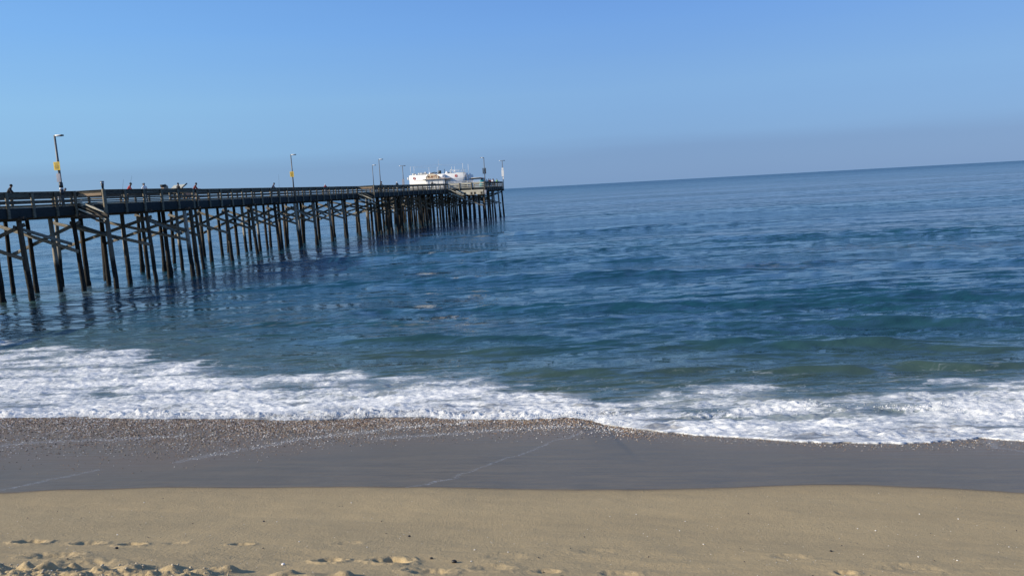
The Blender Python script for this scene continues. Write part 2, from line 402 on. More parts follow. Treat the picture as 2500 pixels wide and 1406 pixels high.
    for (x, y, rx, ry, s) in ((-36, 62.5, 8, 3.2, .8), (-42, 68, 9, 5, .95), (-33, 58, 6, 2.5, .7), (-30, 66, 6, 2.5, .6), (-44, 60, 7, 3, .8), (-16, 37, 8, 4, .5), (-9, 31.5, 4, 1.6, .5), (3, 24.5, 4, 1.6, .5), (8, 24.2, 5, 1.3, .5), (13.5, 24, 4, 1.4, .55),
                              (-3.1, 36.6, 6, 1.4, .36), (-1, 47, 3, .8, .34), (12.5, 36.2, 5, .5, .5), (16, 33.8, 3, .5, .45), (-6, 45, 7, 1.5, .3)):
        far_thr = np.maximum(far_thr, s * np.exp(-((X - x) / rx) ** 2 - ((Y - y + .2 * (X - x)) / ry) ** 2))
    thr = np.maximum(far_thr, 0.55 * sstep(4.5, 0.0, rag) * inner)
    tan_patch = np.zeros_like(X)  # patches where the water is coloured tan
    for (x, y, rx, ry, s) in ((18.6, 52.9, 2.6, 2.6, 1.0), (14.0, 57.5, 5, 2.2, .7), (21, 56.5, 7, 1.5, .7), (30.5, 65.7, 7, 2, .6), (39, 62.7, 6, 2.2, .7), (-4.5, 36.6, 5, 1.6, .5), (-14, 41, 6, 2.0, .4)):
        tan_patch = np.maximum(tan_patch, s * np.exp(-((X - x) / rx) ** 2 - ((Y - y + .15 * (X - x)) / ry) ** 2))
    V = np.stack([X, Y, Z], -1).reshape(-1, 3)
    me = mesh_np('sea', V, F, smooth=True)
    fattr(me, 'foam', dens); fattr(me, 'thread', thr); fattr(me, 'tan_patch', tan_patch)
    fattr(me, 'shallow', np.clip(sstep(26, -3, d_out) + 0.6 * np.exp(-((X + 38) / 12) ** 2 - ((Y - 62) / 13) ** 2), 0, 1))
    fattr(me, 'swash', sstep(3.5, 0.3, df))
    m = Mat('sea_water'); P = m.pos()
    fo = m.attr('foam'); th = m.attr('thread'); sh = m.attr('shallow'); sw = m.attr('swash')
    deep = m.mix(m.ss(m.noise(m.map((0.004, 0.02, 0.01)), 1.0, 4, 0.6), 0.35, 0.65), (0.0090, 0.0520, 0.0900), (0.0120, 0.0620, 0.0980))
    body_c = m.mix(m.ss(sh, 0.1, 0.9), deep, (0.018, 0.060, 0.074))
    body_c = m.mix(m.ss(sh, 0.7, 1.0), body_c, (0.048, 0.082, 0.070))
    body_c = m.mix(m.math('MULTIPLY', sw, 0.8), body_c, (0.145, 0.115, 0.085))
    # foam pattern: long streaks broken by holes
    vec = m.map((0.34, 1.0, 0.0), (0, 0, R(13)))
    n1 = m.noise(vec, 1.7, 9, 0.62, 1.1)
    n2 = m.noise(m.map((0.6, 1.3, 0.0), (0, 0, R(10))), 7.0, 6, 0.7, 0.8)
    nb = m.noise(m.map((0.22, 0.85, 0.0), (0, 0, R(15))), 0.8, 6, 0.6, 0.9)
    wn = m.node('ShaderNodeTexNoise'); wn.inputs['Scale'].default_value = 1.1; wn.inputs['Detail'].default_value = 5
    m.link(P, wn.inputs['Vector'])
    def lines(scale, sx, warp):
        vo = m.node('ShaderNodeTexVoronoi', feature='DISTANCE_TO_EDGE'); vo.inputs['Scale'].default_value = scale
        va = m.node('ShaderNodeVectorMath', operation='MULTIPLY_ADD'); m.link(wn.outputs['Color'], va.inputs[0]); va.inputs[1].default_value = (warp, warp * .8, 0)
        m.link(m.map((sx, 1.3, 0.0), (0, 0, R(13))), va.inputs[2]); m.link(va.outputs[0], vo.inputs['Vector'])
        return vo.outputs['Distance']
    dA = lines(1.15, 0.42, 2.2); dB = lines(4.0, 0.6, 1.2)
    wob = m.math('ADD', m.math('MULTIPLY', m.math('SUBTRACT', n1, 0.5), 1.2), m.math('MULTIPLY', m.math('SUBTRACT', nb, 0.5), 2.0))
    eff = m.math('ADD', m.math('MULTIPLY', fo, 0.93), m.math('MULTIPLY', wob, m.ss(fo, 0.0, 0.4)))
    tA = m.ss(eff, 0.05, 1.05, 0.0, 0.62); tB = m.ss(eff, 0.25, 0.85, 0.0, 0.55)
    def web(d, t, soft):
        return m.math('SUBTRACT', 1.0, m.math('DIVIDE', m.math('SUBTRACT', d, m.math('MULTIPLY', t, 0.75)), m.math('MULTIPLY_ADD', t, 0.35, soft)), clamp=True)
    gateA = m.ss(eff, 0.02, 0.2)
    lA = m.math('MULTIPLY', web(dA, tA, 0.015), gateA); lB = m.math('MULTIPLY', web(dB, tB, 0.03), m.ss(eff, 0.2, 0.4))
    f1 = m.math('MAXIMUM', m.math('MULTIPLY', lA, m.math('MULTIPLY_ADD', lB, 0.5, 0.5)), m.ss(eff, 0.86, 1.2))
    s_ = m.math('MULTIPLY', m.math('SUBTRACT', n1, 0.5), 2.0)
    thinn = m.math('MAXIMUM', m.ss(eff, 0.15, 0.85, 0.0, 0.48), m.ss(m.math('ADD', fo, m.math('MULTIPLY', m.math('SUBTRACT', n1, 0.5), 0.6)), 0.06, 0.60, 0.0, 0.55))
    lace = m.math('MULTIPLY', m.math('MAXIMUM', m.ss(dA, 0.0, 0.05, 1.0, 0.0), m.math('MULTIPLY', m.ss(dB, 0.0, 0.12, 1.0, 0.0), 0.6)), m.ss(m.math('ADD', th, m.math('MULTIPLY', m.math('SUBTRACT', n1, 0.5), 1.6)), 0.42, 0.85))
    foam = m.math('MAXIMUM', f1, m.math('MAXIMUM', thinn, m.math('MULTIPLY', lace, 0.62)))
    foam = m.math('MULTIPLY', m.math('MINIMUM', foam, 1.0), m.ss(m.math('ADD', eff, m.math('MULTIPLY', m.math('SUBTRACT', n2, 0.5), 1.6)), 0.3, 1.0, 0.74, 1.0))
    fc = m.mix(m.ss(m.math('ADD', n2, m.math('MULTIPLY', eff, 0.25)), 0.4, 0.85), (0.42, 0.48, 0.56), (0.88, 0.88, 0.86))
    sc_n = m.noise(m.map((0.5, 1.2, 0.0)), 2.6, 5, 0.75)
    scf = m.math('MULTIPLY', m.attr('tan_patch'), m.ss(sc_n, 0.46, 0.62, 0.0, 0.75))
    c = m.mix(scf, body_c, (0.27, 0.25, 0.22))
    c = m.mix(foam, c, fc)
    m.col(c)
    py = m.node('ShaderNodeSeparateXYZ'); m.link(P, py.inputs[0])
    farr = m.ss(m.math('ADD', m.math('LOGARITHM', m.math('MAXIMUM', py.outputs['Y'], 10.0), 10.0), m.math('MULTIPLY', m.noise(m.map((0.002, 0.012, 0.01)), 1.0, 4, 0.6), 0.9)), 2.7, 4.0, 0.0, 0.22)
    m.rough(m.math('ADD', m.math('ADD', farr, m.math('MULTIPLY', foam, 0.6)), m.math('MULTIPLY_ADD', scf, 0.4, 0.045)))
    m.b.inputs['IOR'].default_value = 1.333
    # ripples below the size of the mesh
    cd = m.node('ShaderNodeCameraData')
    slick = m.ss(m.noise(m.map((0.0035, 0.022, 0.01), (0, 0, R(6))), 1.0, 5, 0.6), 0.38, 0.60, 0.42, 1.0)
    w1 = m.noise(m.map((0.38, 1.0, 0.3), (0, 0, R(13))), 3.4, 5, 0.6, 0.4)
    w2 = m.noise(m.map((0.35, 1.0, 0.3), (0, 0, R(8))), 0.75, 5, 0.6, 0.3)
    w3 = m.noise(m.map((0.30, 1.0, 0.3), (0, 0, R(11))), 0.16, 4, 0.6, 0.2)
    calmf = m.math('MULTIPLY', slick, m.math('MULTIPLY_ADD', foam, -0.6, 1.0))
    def ridge(n, sharp=2.0):
        r = m.math('ABSOLUTE', m.math('SUBTRACT', n, 0.5))
        return m.math('SUBTRACT', 1.0, m.math('MULTIPLY', m.math('POWER', m.math('ADD', m.math('MULTIPLY', r, r), 0.0012), 0.5), sharp))
    w2 = m.math('ADD', m.math('MULTIPLY', ridge(w2), 0.7), m.math('MULTIPLY', w2, 0.5))
    w1 = ridge(w1)
    b3 = m.bump(w3, m.math('MULTIPLY', slick, 1.0), 2.6)
    b2 = m.bump(w2, m.math('MULTIPLY', calmf, 0.8), 0.30, b3)
    w15 = m.noise(m.map((0.55, 1.0, 0.3), (0, 0, R(16))), 1.7, 4, 0.6, 0.3)
    b15 = m.bump(ridge(w15), m.math('MULTIPLY', calmf, 0.8), 0.08, b2)
    b1 = m.bump(w1, m.math('MULTIPLY', calmf, 0.7), 0.04, b15)
    b0 = m.bump(m.math('ADD', n2, m.math('MULTIPLY', n1, 1.2)), m.math('MULTIPLY', foam, 0.6), 0.10, b1)
    # facet slopes of the small ripples, sampled as they are (no smoothing with distance)
    acc = None
    for sc_, amp_, ax_, an_ in ((2.3, 1.30, 0.50, 14), (1.05, 1.25, 0.45, 9), (0.36, 0.45, 0.36, 18)):
        x = m.node('ShaderNodeTexNoise'); m.link(m.map((ax_, 1.0, 0.3), (0, 0, R(an_))), x.inputs['Vector'])
        x.inputs['Scale'].default_value = sc_; x.inputs['Detail'].default_value = 2.5; x.inputs['Roughness'].default_value = 0.55
        sub = m.node('ShaderNodeVectorMath', operation='SUBTRACT'); m.link(x.outputs['Color'], sub.inputs[0]); sub.inputs[1].default_value = (0.5, 0.5, 0.5)
        mul = m.node('ShaderNodeVectorMath', operation='MULTIPLY'); m.link(sub.outputs[0], mul.inputs[0]); mul.inputs[1].default_value = (amp_ * 0.55, amp_, 0.0)
        if acc is None: acc = mul.outputs[0]
        else:
            ad_ = m.node('ShaderNodeVectorMath', operation='ADD'); m.link(acc, ad_.inputs[0]); m.link(mul.outputs[0], ad_.inputs[1]); acc = ad_.outputs[0]
    scl = m.node('ShaderNodeVectorMath', operation='SCALE'); m.link(acc, scl.inputs[0]); m.link(m.math('MULTIPLY', calmf, m.ss(sh, 0.6, 1.0, 1.0, 0.8)), scl.inputs['Scale'])
    ad2 = m.node('ShaderNodeVectorMath', operation='ADD'); m.link(b0, ad2.inputs[0]); m.link(scl.outputs[0], ad2.inputs[1])
    nrm = m.node('ShaderNodeVectorMath', operation='NORMALIZE'); m.link(ad2.outputs[0], nrm.inputs[0])
    m.normal(nrm.outputs[0])
    me.materials.append(m.m)
    o = obj('sea', me); tag(o, 'blue sea with low ripples, breaking into white foam along the sand', kind='structure')
    return X, Y, Z
seaX, seaY, seaZ = build_sea()

# ------------------------------------------------------------------ loose stuff on the shore
def scatter(name, pts, sizes, flat, cols, mats, base='octa', kind='stuff', label=None):
    """pts (n,3); one joined mesh of small stones, material by index"""
    if base == 'octa':
        bv = np.array([(1, 0, 0), (-1, 0, 0), (0, 1, 0), (0, -1, 0), (0, 0, 1), (0, 0, -1)], float)
        bf = np.array([(0, 2, 4), (2, 1, 4), (1, 3, 4), (3, 0, 4), (2, 0, 5), (1, 2, 5), (3, 1, 5), (0, 3, 5)])
    else:
        p = (1 + 5 ** .5) / 2
        bv = np.array([(-1, p, 0), (1, p, 0), (-1, -p, 0), (1, -p, 0), (0, -1, p), (0, 1, p), (0, -1, -p), (0, 1, -p), (p, 0, -1), (p, 0, 1), (-p, 0, -1), (-p, 0, 1)]) / 1.9
        bf = np.array([(0, 11, 5), (0, 5, 1), (0, 1, 7), (0, 7, 10), (0, 10, 11), (1, 5, 9), (5, 11, 4), (11, 10, 2), (10, 7, 6), (7, 1, 8), (3, 9, 4), (3, 4, 2), (3, 2, 6), (3, 6, 8), (3, 8, 9), (4, 9, 5), (2, 4, 11), (6, 2, 10), (8, 6, 7), (9, 8, 1)])
    n = len(pts); a = rng.uniform(0, 6.28, n); st = rng.uniform(0.7, 1.5, n)
    V = bv[None] * np.stack([sizes * st, sizes / st, sizes * flat * rng.uniform(0.7, 1.3, n)], -1)[:, None, :]
    V = V * rng.uniform(0.8, 1.2, V.shape)
    ca, sa = np.cos(a)[:, None], np.sin(a)[:, None]
    V = np.stack([V[..., 0] * ca - V[..., 1] * sa, V[..., 0] * sa + V[..., 1] * ca, V[..., 2]], -1) + pts[:, None, :]
    F = bf[None] + (np.arange(n) * len(bv))[:, None, None]
    me = mesh_np(name, V.reshape(-1, 3), F.reshape(-1, 3), mats, smooth=(base != 'octa'))
    me.polygons.foreach_set('material_index', np.repeat(cols, len(bf)).astype(np.int32))
    o = obj(name, me); tag(o, label, kind=kind)
    return o
def simple(name, c, r, spec=0.5):
    m = Mat(name); m.col(c); m.rough(r); m.b.inputs['Specular IOR Level'].default_value = spec; return m.m
def shell_beds():
    n = 230000
    X = rng.uniform(-24, 14, n); Y = rng.uniform(11, 24, n)
    d = FRONT(X) - Y; band = FRONT(X) - PEB(X)
    q = d / band
    dens = np.where(d > -0.3, np.clip(1.25 - 1.1 * q, 0, 1) ** 1.6, 0)
    dens *= np.clip(0.75 + 0.5 * fbm(X * 0.4, Y * 0.9, 3, 200), 0, 1)
    dens *= np.where(X > 3, np.clip(1 - (X - 3) / 3.0, 0.30, 1), 1)
    inview = np.abs(X / Y) < 0.76
    keep = (rng.random(n) < dens) & inview
    X, Y, q = X[keep], Y[keep], q[keep]
    Z = sand_height(X, Y)
    s = (0.023 - 0.012 * np.clip(q, 0, 1)) * rng.uniform(0.6, 1.35, len(X)) * np.where(X > 3, 0.6, 1)
    fl = np.full(X.shape, 9.0)
    for L in (L2, L4, L5, L3): fl = np.minimum(fl, poly_dist(X, Y, L))
    pw = 0.15 + 0.5 * np.exp(-(fl / 0.3) ** 2) + 0.15 * perlin(X * .8, Y * 1.3, 210)
    white = rng.random(len(X)) < pw
    ci = np.where(white, rng.integers(0, 2, len(X)), rng.integers(2, 6, len(X)))
    mats = [simple('shell_white', (0.80, 0.78, 0.74), .3), simple('shell_grey', (0.50, 0.49, 0.48), .3), simple('stone_tan', (0.40, 0.31, 0.21), .3), simple('stone_brown', (0.24, 0.165, 0.10), .3),
            simple('stone_dark', (0.05, 0.042, 0.036), .2), simple('stone_rust', (0.27, 0.165, 0.10), .3)]
    scatter('pebbles', np.stack([X, Y, Z + s * 0.25], -1), s, 0.6, ci, mats, label='bed of small wet shells and brown pebbles below the foam')
shell_beds()
def beach_bits():
    n = 2600
    X = rng.uniform(-6.5, 6.5, n); Y = 5.6 + 5.0 * rng.random(n) ** 1.2
    keep = (np.abs(X / Y) < 0.8) & (rng.random(n) < 0.35 + 0.65 * sstep(-.1, .4, fbm(X * 0.8, Y * 1.2, 3, 220)) * sstep(9.5, 7, Y))
    X, Y = X[keep], Y[keep]; Z = sand_height(X, Y)
    s = 0.0035 * rng.uniform(0.5, 1.5, len(X)) + 0.006 * (rng.random(len(X)) < 0.05)
    ci = (rng.random(len(X)) < 0.68).astype(int)
    scatter('shell_bits', np.stack([X, Y, Z + s * .4], -1), s, 0.6, ci, [simple('bit_white', (0.78, 0.76, 0.70), .5), simple('bit_dark', (0.05, 0.042, 0.035), .6)],
            label='scattered shell chips and dark grit on the dry sand')
    # clods of sand in the churned heap
    n = 420
    X = rng.uniform(-4.9, -2.4, n); Y = rng.uniform(5.45, 6.12, n); Z = sand_height(X, Y)
    s = 0.004 + 0.012 * rng.random(n) ** 3
    scatter('sand_clods', np.stack([X, Y, Z + s * .3], -1), s, 0.8, np.zeros(n, int), [plain('clod_sand', (0.42, 0.35, 0.24), 0.9, 0.3, 60)], base='ico', label='crumbled sand clods along the churned ridge')
beach_bits()
# single dark weed pods and stones one can point to on the dry sand
def beach_stones():
    data = [(-3.93, 6.92, .016, 'small black weed pod lying behind the third footprint'), (-0.88, 6.62, .014, 'small dark weed pod just right of the big footprint'),
            (-0.66, 6.50, .022, 'largest black stone beside the deep footprint in the dry sand'), (-3.1, 8.6, .012, 'lone black stone on the smooth sand far above the footprints'),
            (-1.25, 7.75, .014, 'lone dark stone on the smooth sand right of the pier end'), (3.0, 7.05, .012, 'lone dark stone on the smooth sand near the right edge'),
            (-2.15, 6.33, .014, 'single white shell on the sand beside the left sand mound'), (0.28, 5.86, .022, 'rounded black stone at the very bottom edge of the sand'),
            (1.05, 5.84, .018, 'black stone beside a shallow footprint at the bottom of the sand')]
    dark = simple('weed_dark', (0.02, 0.017, 0.015), .5); white = simple('shell_bright', (0.8, 0.78, 0.74), .4)
    for x, y, s, lab in data:
        n = 60
        a = np.linspace(0, 2 * np.pi, 9)[:-1]
        V = []; F = []
        for k, (zz, rr) in enumerate(((-.5, .6), (0.05, 1.0), (.5, .85), (.85, .4))):
            for j in a: V.append((math.cos(j) * rr * s * random.uniform(.85, 1.15) * 1.25, math.sin(j) * rr * s * random.uniform(.85, 1.15), zz * s))
        for k in range(3):
            for j in range(8): F.append((k * 8 + j, k * 8 + (j + 1) % 8, k * 8 + 8 + (j + 1) % 8, k * 8 + 8 + j))
        F.append((24, 25, 28, 29)); F.append((25, 26, 27, 28)); F.append((24, 29, 30, 31))
        wh = 'white' in lab
        me = mesh_np('stone', V, F, [white if wh else dark], smooth=True)
        o = obj('shell' if wh else 'stone', me)
        z = float(sand_height(np.array([x]), np.array([y]))[0])
        o.location = (x, y, z + s * .35)
        tag(o, lab, 'shell' if wh else 'stone')
beach_stones()
def spray():
    n = 9000
    X = rng.uniform(-19, 2.6, n); d = rng.gamma(2.0, 0.15, n)
    lift = rng.random(n) ** 2.2
    Y = FRONT(X) - 0.16 * fbm(X * 1.6, X * 0, 4, 110) + d
    g = perlin(X * 0.5, X * 0 + 9, 161)
    Zs = sand_base(X, Y)
    Z = Zs + 0.05 + 0.20 * lift * np.exp(-((d - .35) / .3) ** 2) * (1 + 0.7 * g) + 0.03 * rng.random(n)
    s = 0.016 * rng.random(n) ** 2 * (1 - 0.5 * lift) + 0.005
    X2 = rng.uniform(1.6, 15, 1400)
    y2 = np.interp(X2, [p[0] for p in CREST2], [p[1] for p in CREST2]) + 0.25 * fbm(X2 * 0.9, X2 * 0 + 3, 3, 150)
    c = np.clip(0.75 + 0.9 * perlin(X2 * 0.7, X2 * 0, 151), 0.05, 1.3)
    keep = rng.random(len(X2)) < c
    X2 = X2[keep]; y2 = y2[keep]; c = c[keep]
    Y2 = y2 + rng.normal(0, 0.25, len(X2))
    Z2 = np.maximum(0.0, sand_base(X2, Y2)) + 0.05 + 0.06 * c * np.exp(-((Y2 - y2) / .25) ** 2) * rng.random(len(X2))
    s2 = 0.013 * rng.random(len(X2)) ** 2 + 0.004
    P = np.stack([np.concatenate([X, X2]), np.concatenate([Y, Y2]), np.concatenate([Z, Z2])], -1)
    scatter('foam_froth', P, np.concatenate([s, s2]), 0.8, np.zeros(len(P), int), [simple('froth', (0.88, 0.88, 0.86), 0.6)], base='ico', label='bright froth thrown up along the front of the breaking foam')
spray()

# ------------------------------------------------------------------ pier
TH = R(9.9)
DK = 7.02            # top of the deck
RAIL = 1.20
pier = bpy.data.objects.new('pier', None); C.objects.link(pier)
pier.location = (-32.6, 80.0, 0); pier.rotation_euler = (0, 0, -TH)
tag(pier, 'long timber pier on dark piles running out to a wide end platform', 'pier')
PM = Matrix.Translation(pier.location) @ Matrix.Rotation(-TH, 4, 'Z')
def PW(wv, s, z): return PM @ Vector((wv, s, z))

def wood(name, dark, light, rough=0.85):
    m = Mat(name)
    v = m.map((1, 1, 4)); n = m.noise(v, 3, 5, 0.65)
    oi = m.node('ShaderNodeObjectInfo').outputs['Random']
    f = m.math('ADD', m.math('MULTIPLY', m.ss(n, 0.3, 0.7), 0.6), m.math('MULTIPLY', oi, 0.4))
    m.col(m.mix(f, dark, light)); m.rough(rough)
    m.normal(m.bump(m.noise(m.map((1, 1, .3)), 18, 3, 0.7), 0.5, 0.02))
    return m.m
WOOD_RAIL = wood('rail_wood', (0.035, 0.032, 0.025), (0.17, 0.148, 0.105))
WOOD_POST = wood('post_wood', (0.07, 0.062, 0.046), (0.30, 0.26, 0.18))
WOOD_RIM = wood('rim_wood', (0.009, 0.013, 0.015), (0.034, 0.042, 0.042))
WOOD_BEAM = wood('beam_wood', (0.02, 0.017, 0.014), (0.09, 0.075, 0.055))
WOOD_CREAM = wood('sunlit_cream_wood', (0.48, 0.44, 0.32), (0.66, 0.62, 0.50))  # cream tone carries sunlight on the timber in its colour
def brace_wood():
    return wood('brace_wood', (0.04, 0.035, 0.028), (0.36, 0.32, 0.25))
WOOD_BRACE = brace_wood()
def pile_mat():
    m = Mat('pile_wood'); P = m.pos()
    sp = m.node('ShaderNodeSeparateXYZ'); m.link(P, sp.inputs[0])
    n = m.noise(m.map((1, 1, .35)), 5, 5, 0.7)
    oi = m.node('ShaderNodeObjectInfo').outputs['Random']
    f = m.math('ADD', m.math('MULTIPLY', n, 0.7), m.math('MULTIPLY', oi, 0.5))
    dry = m.mix(m.ss(f, 0.35, 0.85), (0.026, 0.019, 0.013), (0.145, 0.115, 0.082))
    pale = m.mix(m.ss(oi, 0.80, 0.84, 0.0, 0.75), dry, (0.40, 0.37, 0.31))
    zl = m.math('ADD', sp.outputs['Z'], m.math('MULTIPLY', m.math('SUBTRACT', m.noise(P, 1.6, 4, 0.7), 0.5), 1.2))
    zl = m.math('ADD', zl, m.math('MULTIPLY', oi, -0.8))
    tide = m.ss(zl, 1.5, 2.1)
    mus = m.mix(m.ss(m.noise(P, 9, 3, 0.6), 0.4, 0.7), (0.012, 0.012, 0.012), (0.05, 0.047, 0.038))
    m.col(m.mix(tide, mus, pale)); m.rough(m.ss(tide, 0, 1, 0.75, 0.85))
    m.b.inputs['Specular IOR Level'].default_value = 0.2
    m.normal(m.bump(m.noise(P, 14, 3, 0.7), 0.6, 0.04))
    return m.m
PILE = pile_mat()

def cube_mesh(name, mat):
    v = [(x, y, z) for z in (-.5, .5) for y in (-.5, .5) for x in (-.5, .5)]
    f = [(0, 2, 3, 1), (4, 5, 7, 6), (0, 1, 5, 4), (2, 6, 7, 3), (0, 4, 6, 2), (1, 3, 7, 5)]
    return mesh_np(name, v, f, [mat])
_cubes = {}
def cube(mat):
    if mat.name not in _cubes: _cubes[mat.name] = cube_mesh('timber_' + mat.name, mat)
    return _cubes[mat.name]
def block(name, parent, mat, lo, hi):
    o = obj(name, cube(mat), parent)
    o.location = [(a + b) / 2 for a, b in zip(lo, hi)]; o.scale = [abs(b - a) for a, b in zip(lo, hi)]
    return o
def board(name, parent, mat, p0, p1, height, thick, jit=0.0):
    """timber from p0 to p1, `height` in the upright direction"""
    p0 = Vector(p0); p1 = Vector(p1)
    if jit: p0 = p0 + Vector((0, 0, random.uniform(-jit, jit))); p1 = p1 + Vector((0, 0, random.uniform(-jit, jit)))
    d = p1 - p0; L = d.length; x = d / L
    up = Vector((0, 0, 1)) if abs(x.z) < 0.95 else Vector((0, 1, 0))
    y = up.cross(x).normalized(); z = x.cross(y)
    M = Matrix((x, y, z)).transposed().to_4x4(); M.translation = (p0 + p1) / 2
    o = obj(name, cube(mat), parent)
    o.matrix_basis = M @ Matrix.Diagonal((L, thick, height, 1))
    return o

# piles: three shapes, turned and scaled
def pile_mesh(seed, lump):
    r = random.Random(seed); V = []; F = []; n = 10; zs = [-2.5, -0.5, 0.0, 0.35, 0.8, 1.4, 2.6, 4.2, 5.95]
    ox = oy = 0
    for k, z in enumerate(zs):
        rad = 0.20 - 0.005 * z
        if z < 1.0: rad *= 1 + lump * (1.0 if z < 0.5 else 0.5)
        ox += r.uniform(-.02, .02); oy += r.uniform(-.02, .02)
        for j in range(n):
            a = 2 * math.pi * j / n; q = rad * r.uniform(.93, 1.07) * (r.uniform(.85, 1.2) if z < 1.5 and lump > .2 else 1)
            V.append((ox + q * math.cos(a), oy + q * math.sin(a), z))
    for k in range(len(zs) - 1):
        for j in range(n): F.append((k * n + j, k * n + (j + 1) % n, (k + 1) * n + (j + 1) % n, (k + 1) * n + j))
    return mesh_np('pile', V, F, [PILE], smooth=True)
PILES = [pile_mesh(1, .02), pile_mesh(2, .08), pile_mesh(3, .22), pile_mesh(4, .0), pile_mesh(5, .05)]
def pile(wt, s, lean=0.0, top=5.95, leans=0.0, scale=1.0):
    o = obj('pile', random.choice(PILES), pier)
    o.location = (wt + lean, s + leans, 0)
    k = top / 5.95
    M = Matrix(((scale, 0, -lean / 5.95, 0), (0, scale, -leans / 5.95, 0), (0, 0, k, 0), (0, 0, 0, 1)))
    M.translation = (wt + lean, s + leans, 0)
    o.matrix_basis = M @ Matrix.Rotation(random.choice([0, .7, 1.9, 3.1, 4.4]), 4, 'Z')
    return o

WL = -7.0
EDGE = [(0, -60), (0, -17.0), (2.5, -17.0), (2.5, -4.4), (0, -4.4), (0, 46.6), (2.8, 46.6), (2.8, 59), (5.8, 84), (13.6, 84), (13.6, 106), (-9, 106), (-9, 84), (WL, 84), (WL, -60)]
def right_edge(s):
    if -17 < s < -4.4: return 2.5
    if s <= 46.6: return 0.0
    if s < 59: return 2.8
    if s < 84: return 2.8 + 3.0 * (s - 59) / 25
    return 13.6
def left_edge(s): return -9.0 if s >= 84 else WL

# deck slab
def prism(name, poly, z0, z1, mat, parent):
    n = len(poly); me = bpy.data.meshes.new(name)
    V = [(x, y, z0) for x, y in poly] + [(x, y, z1) for x, y in poly]
    F = [tuple(range(n))[::-1], tuple(range(n, 2 * n))] + [(i, (i + 1) % n, n + (i + 1) % n, n + i) for i in range(n)]
    me.from_pydata(V, [], F); me.materials.append(mat); me.update()
    return obj(name, me, parent)
inner = [(w_ - (0.10 if w_ > -5 else -0.10), s) for w_, s in EDGE]
prism('deck', inner, DK - 0.14, DK - 0.02, WOOD_RAIL, pier)
for wv in (-6.2, -4.9, -3.5, -2.1, -0.8):
    for a, b in ((-60, 0), (0.02, 50), (50.02, 105.8)):
        block('stringer', pier, WOOD_BEAM, (wv - .1, a, DK - .62), (wv + .1, b, DK - .142))
for wv in (2.0, 1.2):
    block('stringer', pier, WOOD_BEAM, (wv - .1, -16.8, DK - .62), (wv + .1, -4.6, DK - .142))
for wv in (7.6, 9.6, 11.6, 5.6, 3.6, 1.6):
    block('stringer', pier, WOOD_BEAM, (wv - .1, 84.2, DK - .62), (wv + .1, 105.8, DK - .142))

# bents: cap beam, piles, cross braces
def bent(s, wr, wl, near):
    n = max(2, round((wr - wl) / 2.25)) + 1
    ws = np.linspace(wl + 0.35, wr - 0.35, n)
    zt = 6.05
    board('cap_beam', pier, WOOD_BEAM, (wl - 0.35, s, zt + .17), (wr + 0.42, s, zt + .17), 0.34, 0.36)
    for i, wv in enumerate(ws):
        lean = 0.0
        if i == n - 1: lean = 0.42
        elif i == 0: lean = -0.42
        pile(wv + random.uniform(-.08, .08), s + random.uniform(-.06, .06), lean + random.uniform(-.07, .07), zt, random.uniform(-.1, .1), random.uniform(0.88, 1.08))
    span = ws[-1] - ws[0]
    z0, z1 = 3.2, 5.75
    def br(wa, za, wb, zb, ds):
        j = random.uniform(-.15, .15)
        board('brace', pier, WOOD_BRACE, (wa, s + ds, za + j), (wb, s + ds, zb + j * .5), 0.27, 0.09)
    k = max(1, round(span / 6.5)); e = 0.45
    for q in range(k):
        a = ws[0] + span * q / k; b = ws[0] + span * (q + 1) / k
        if k == 1:
            mid = random.random()
            br(a - e, z1, b + e, z0 + .1, -0.30)
            br(a - e, z0, b + e, z1, 0.30)
            if near and mid < 0.6: br((a + b) / 2 - .3, z1 - .1, b + e, z1 - 1.55, -0.42) if mid < .3 else br(a - e, z0 + .9, (a + b) / 2 + .3, z1, -0.42)
        else:
            br(a, z1, b, z0, -0.30); br(a, z0, b, z1, 0.30)
    # short ledger timbers along the pier line between some bents
    if near and random.random() < 0.6:
        wv = ws[-1]
        board('brace', pier, WOOD_BRACE, (wv - .28, s, 5.65), (wv - .28, s + 5.7, 3.9), 0.24, 0.09)
bs = [-57.8, -52.0, -46.2, -40.4, -34.6, -28.9, -23.1, -17.3, -11.5, -5.7, 0.2, 6.0, 11.8, 17.5, 23.3, 29.1, 34.8, 40.5, 46.3, 52.0, 57.8, 63.5, 69.3, 75.0, 80.0]
for s in bs: bent(s, right_edge(s), WL, s < 40)
for s in (84.6, 89.9, 95.2, 100.5, 105.6): bent(s, 13.6, -9.0, False)
# the two bump-outs have a pile of their own at each corner
for s in (-16.7, -4.8): pile(2.15, s, 0.35, 6.2)
for s in (46.9,): pile(2.4, s, 0.35, 6.2)
for s in (49.5, 55.0, 60.5, 66.4, 72.2): pile(right_edge(s) - .5, s, .4, 6.2)

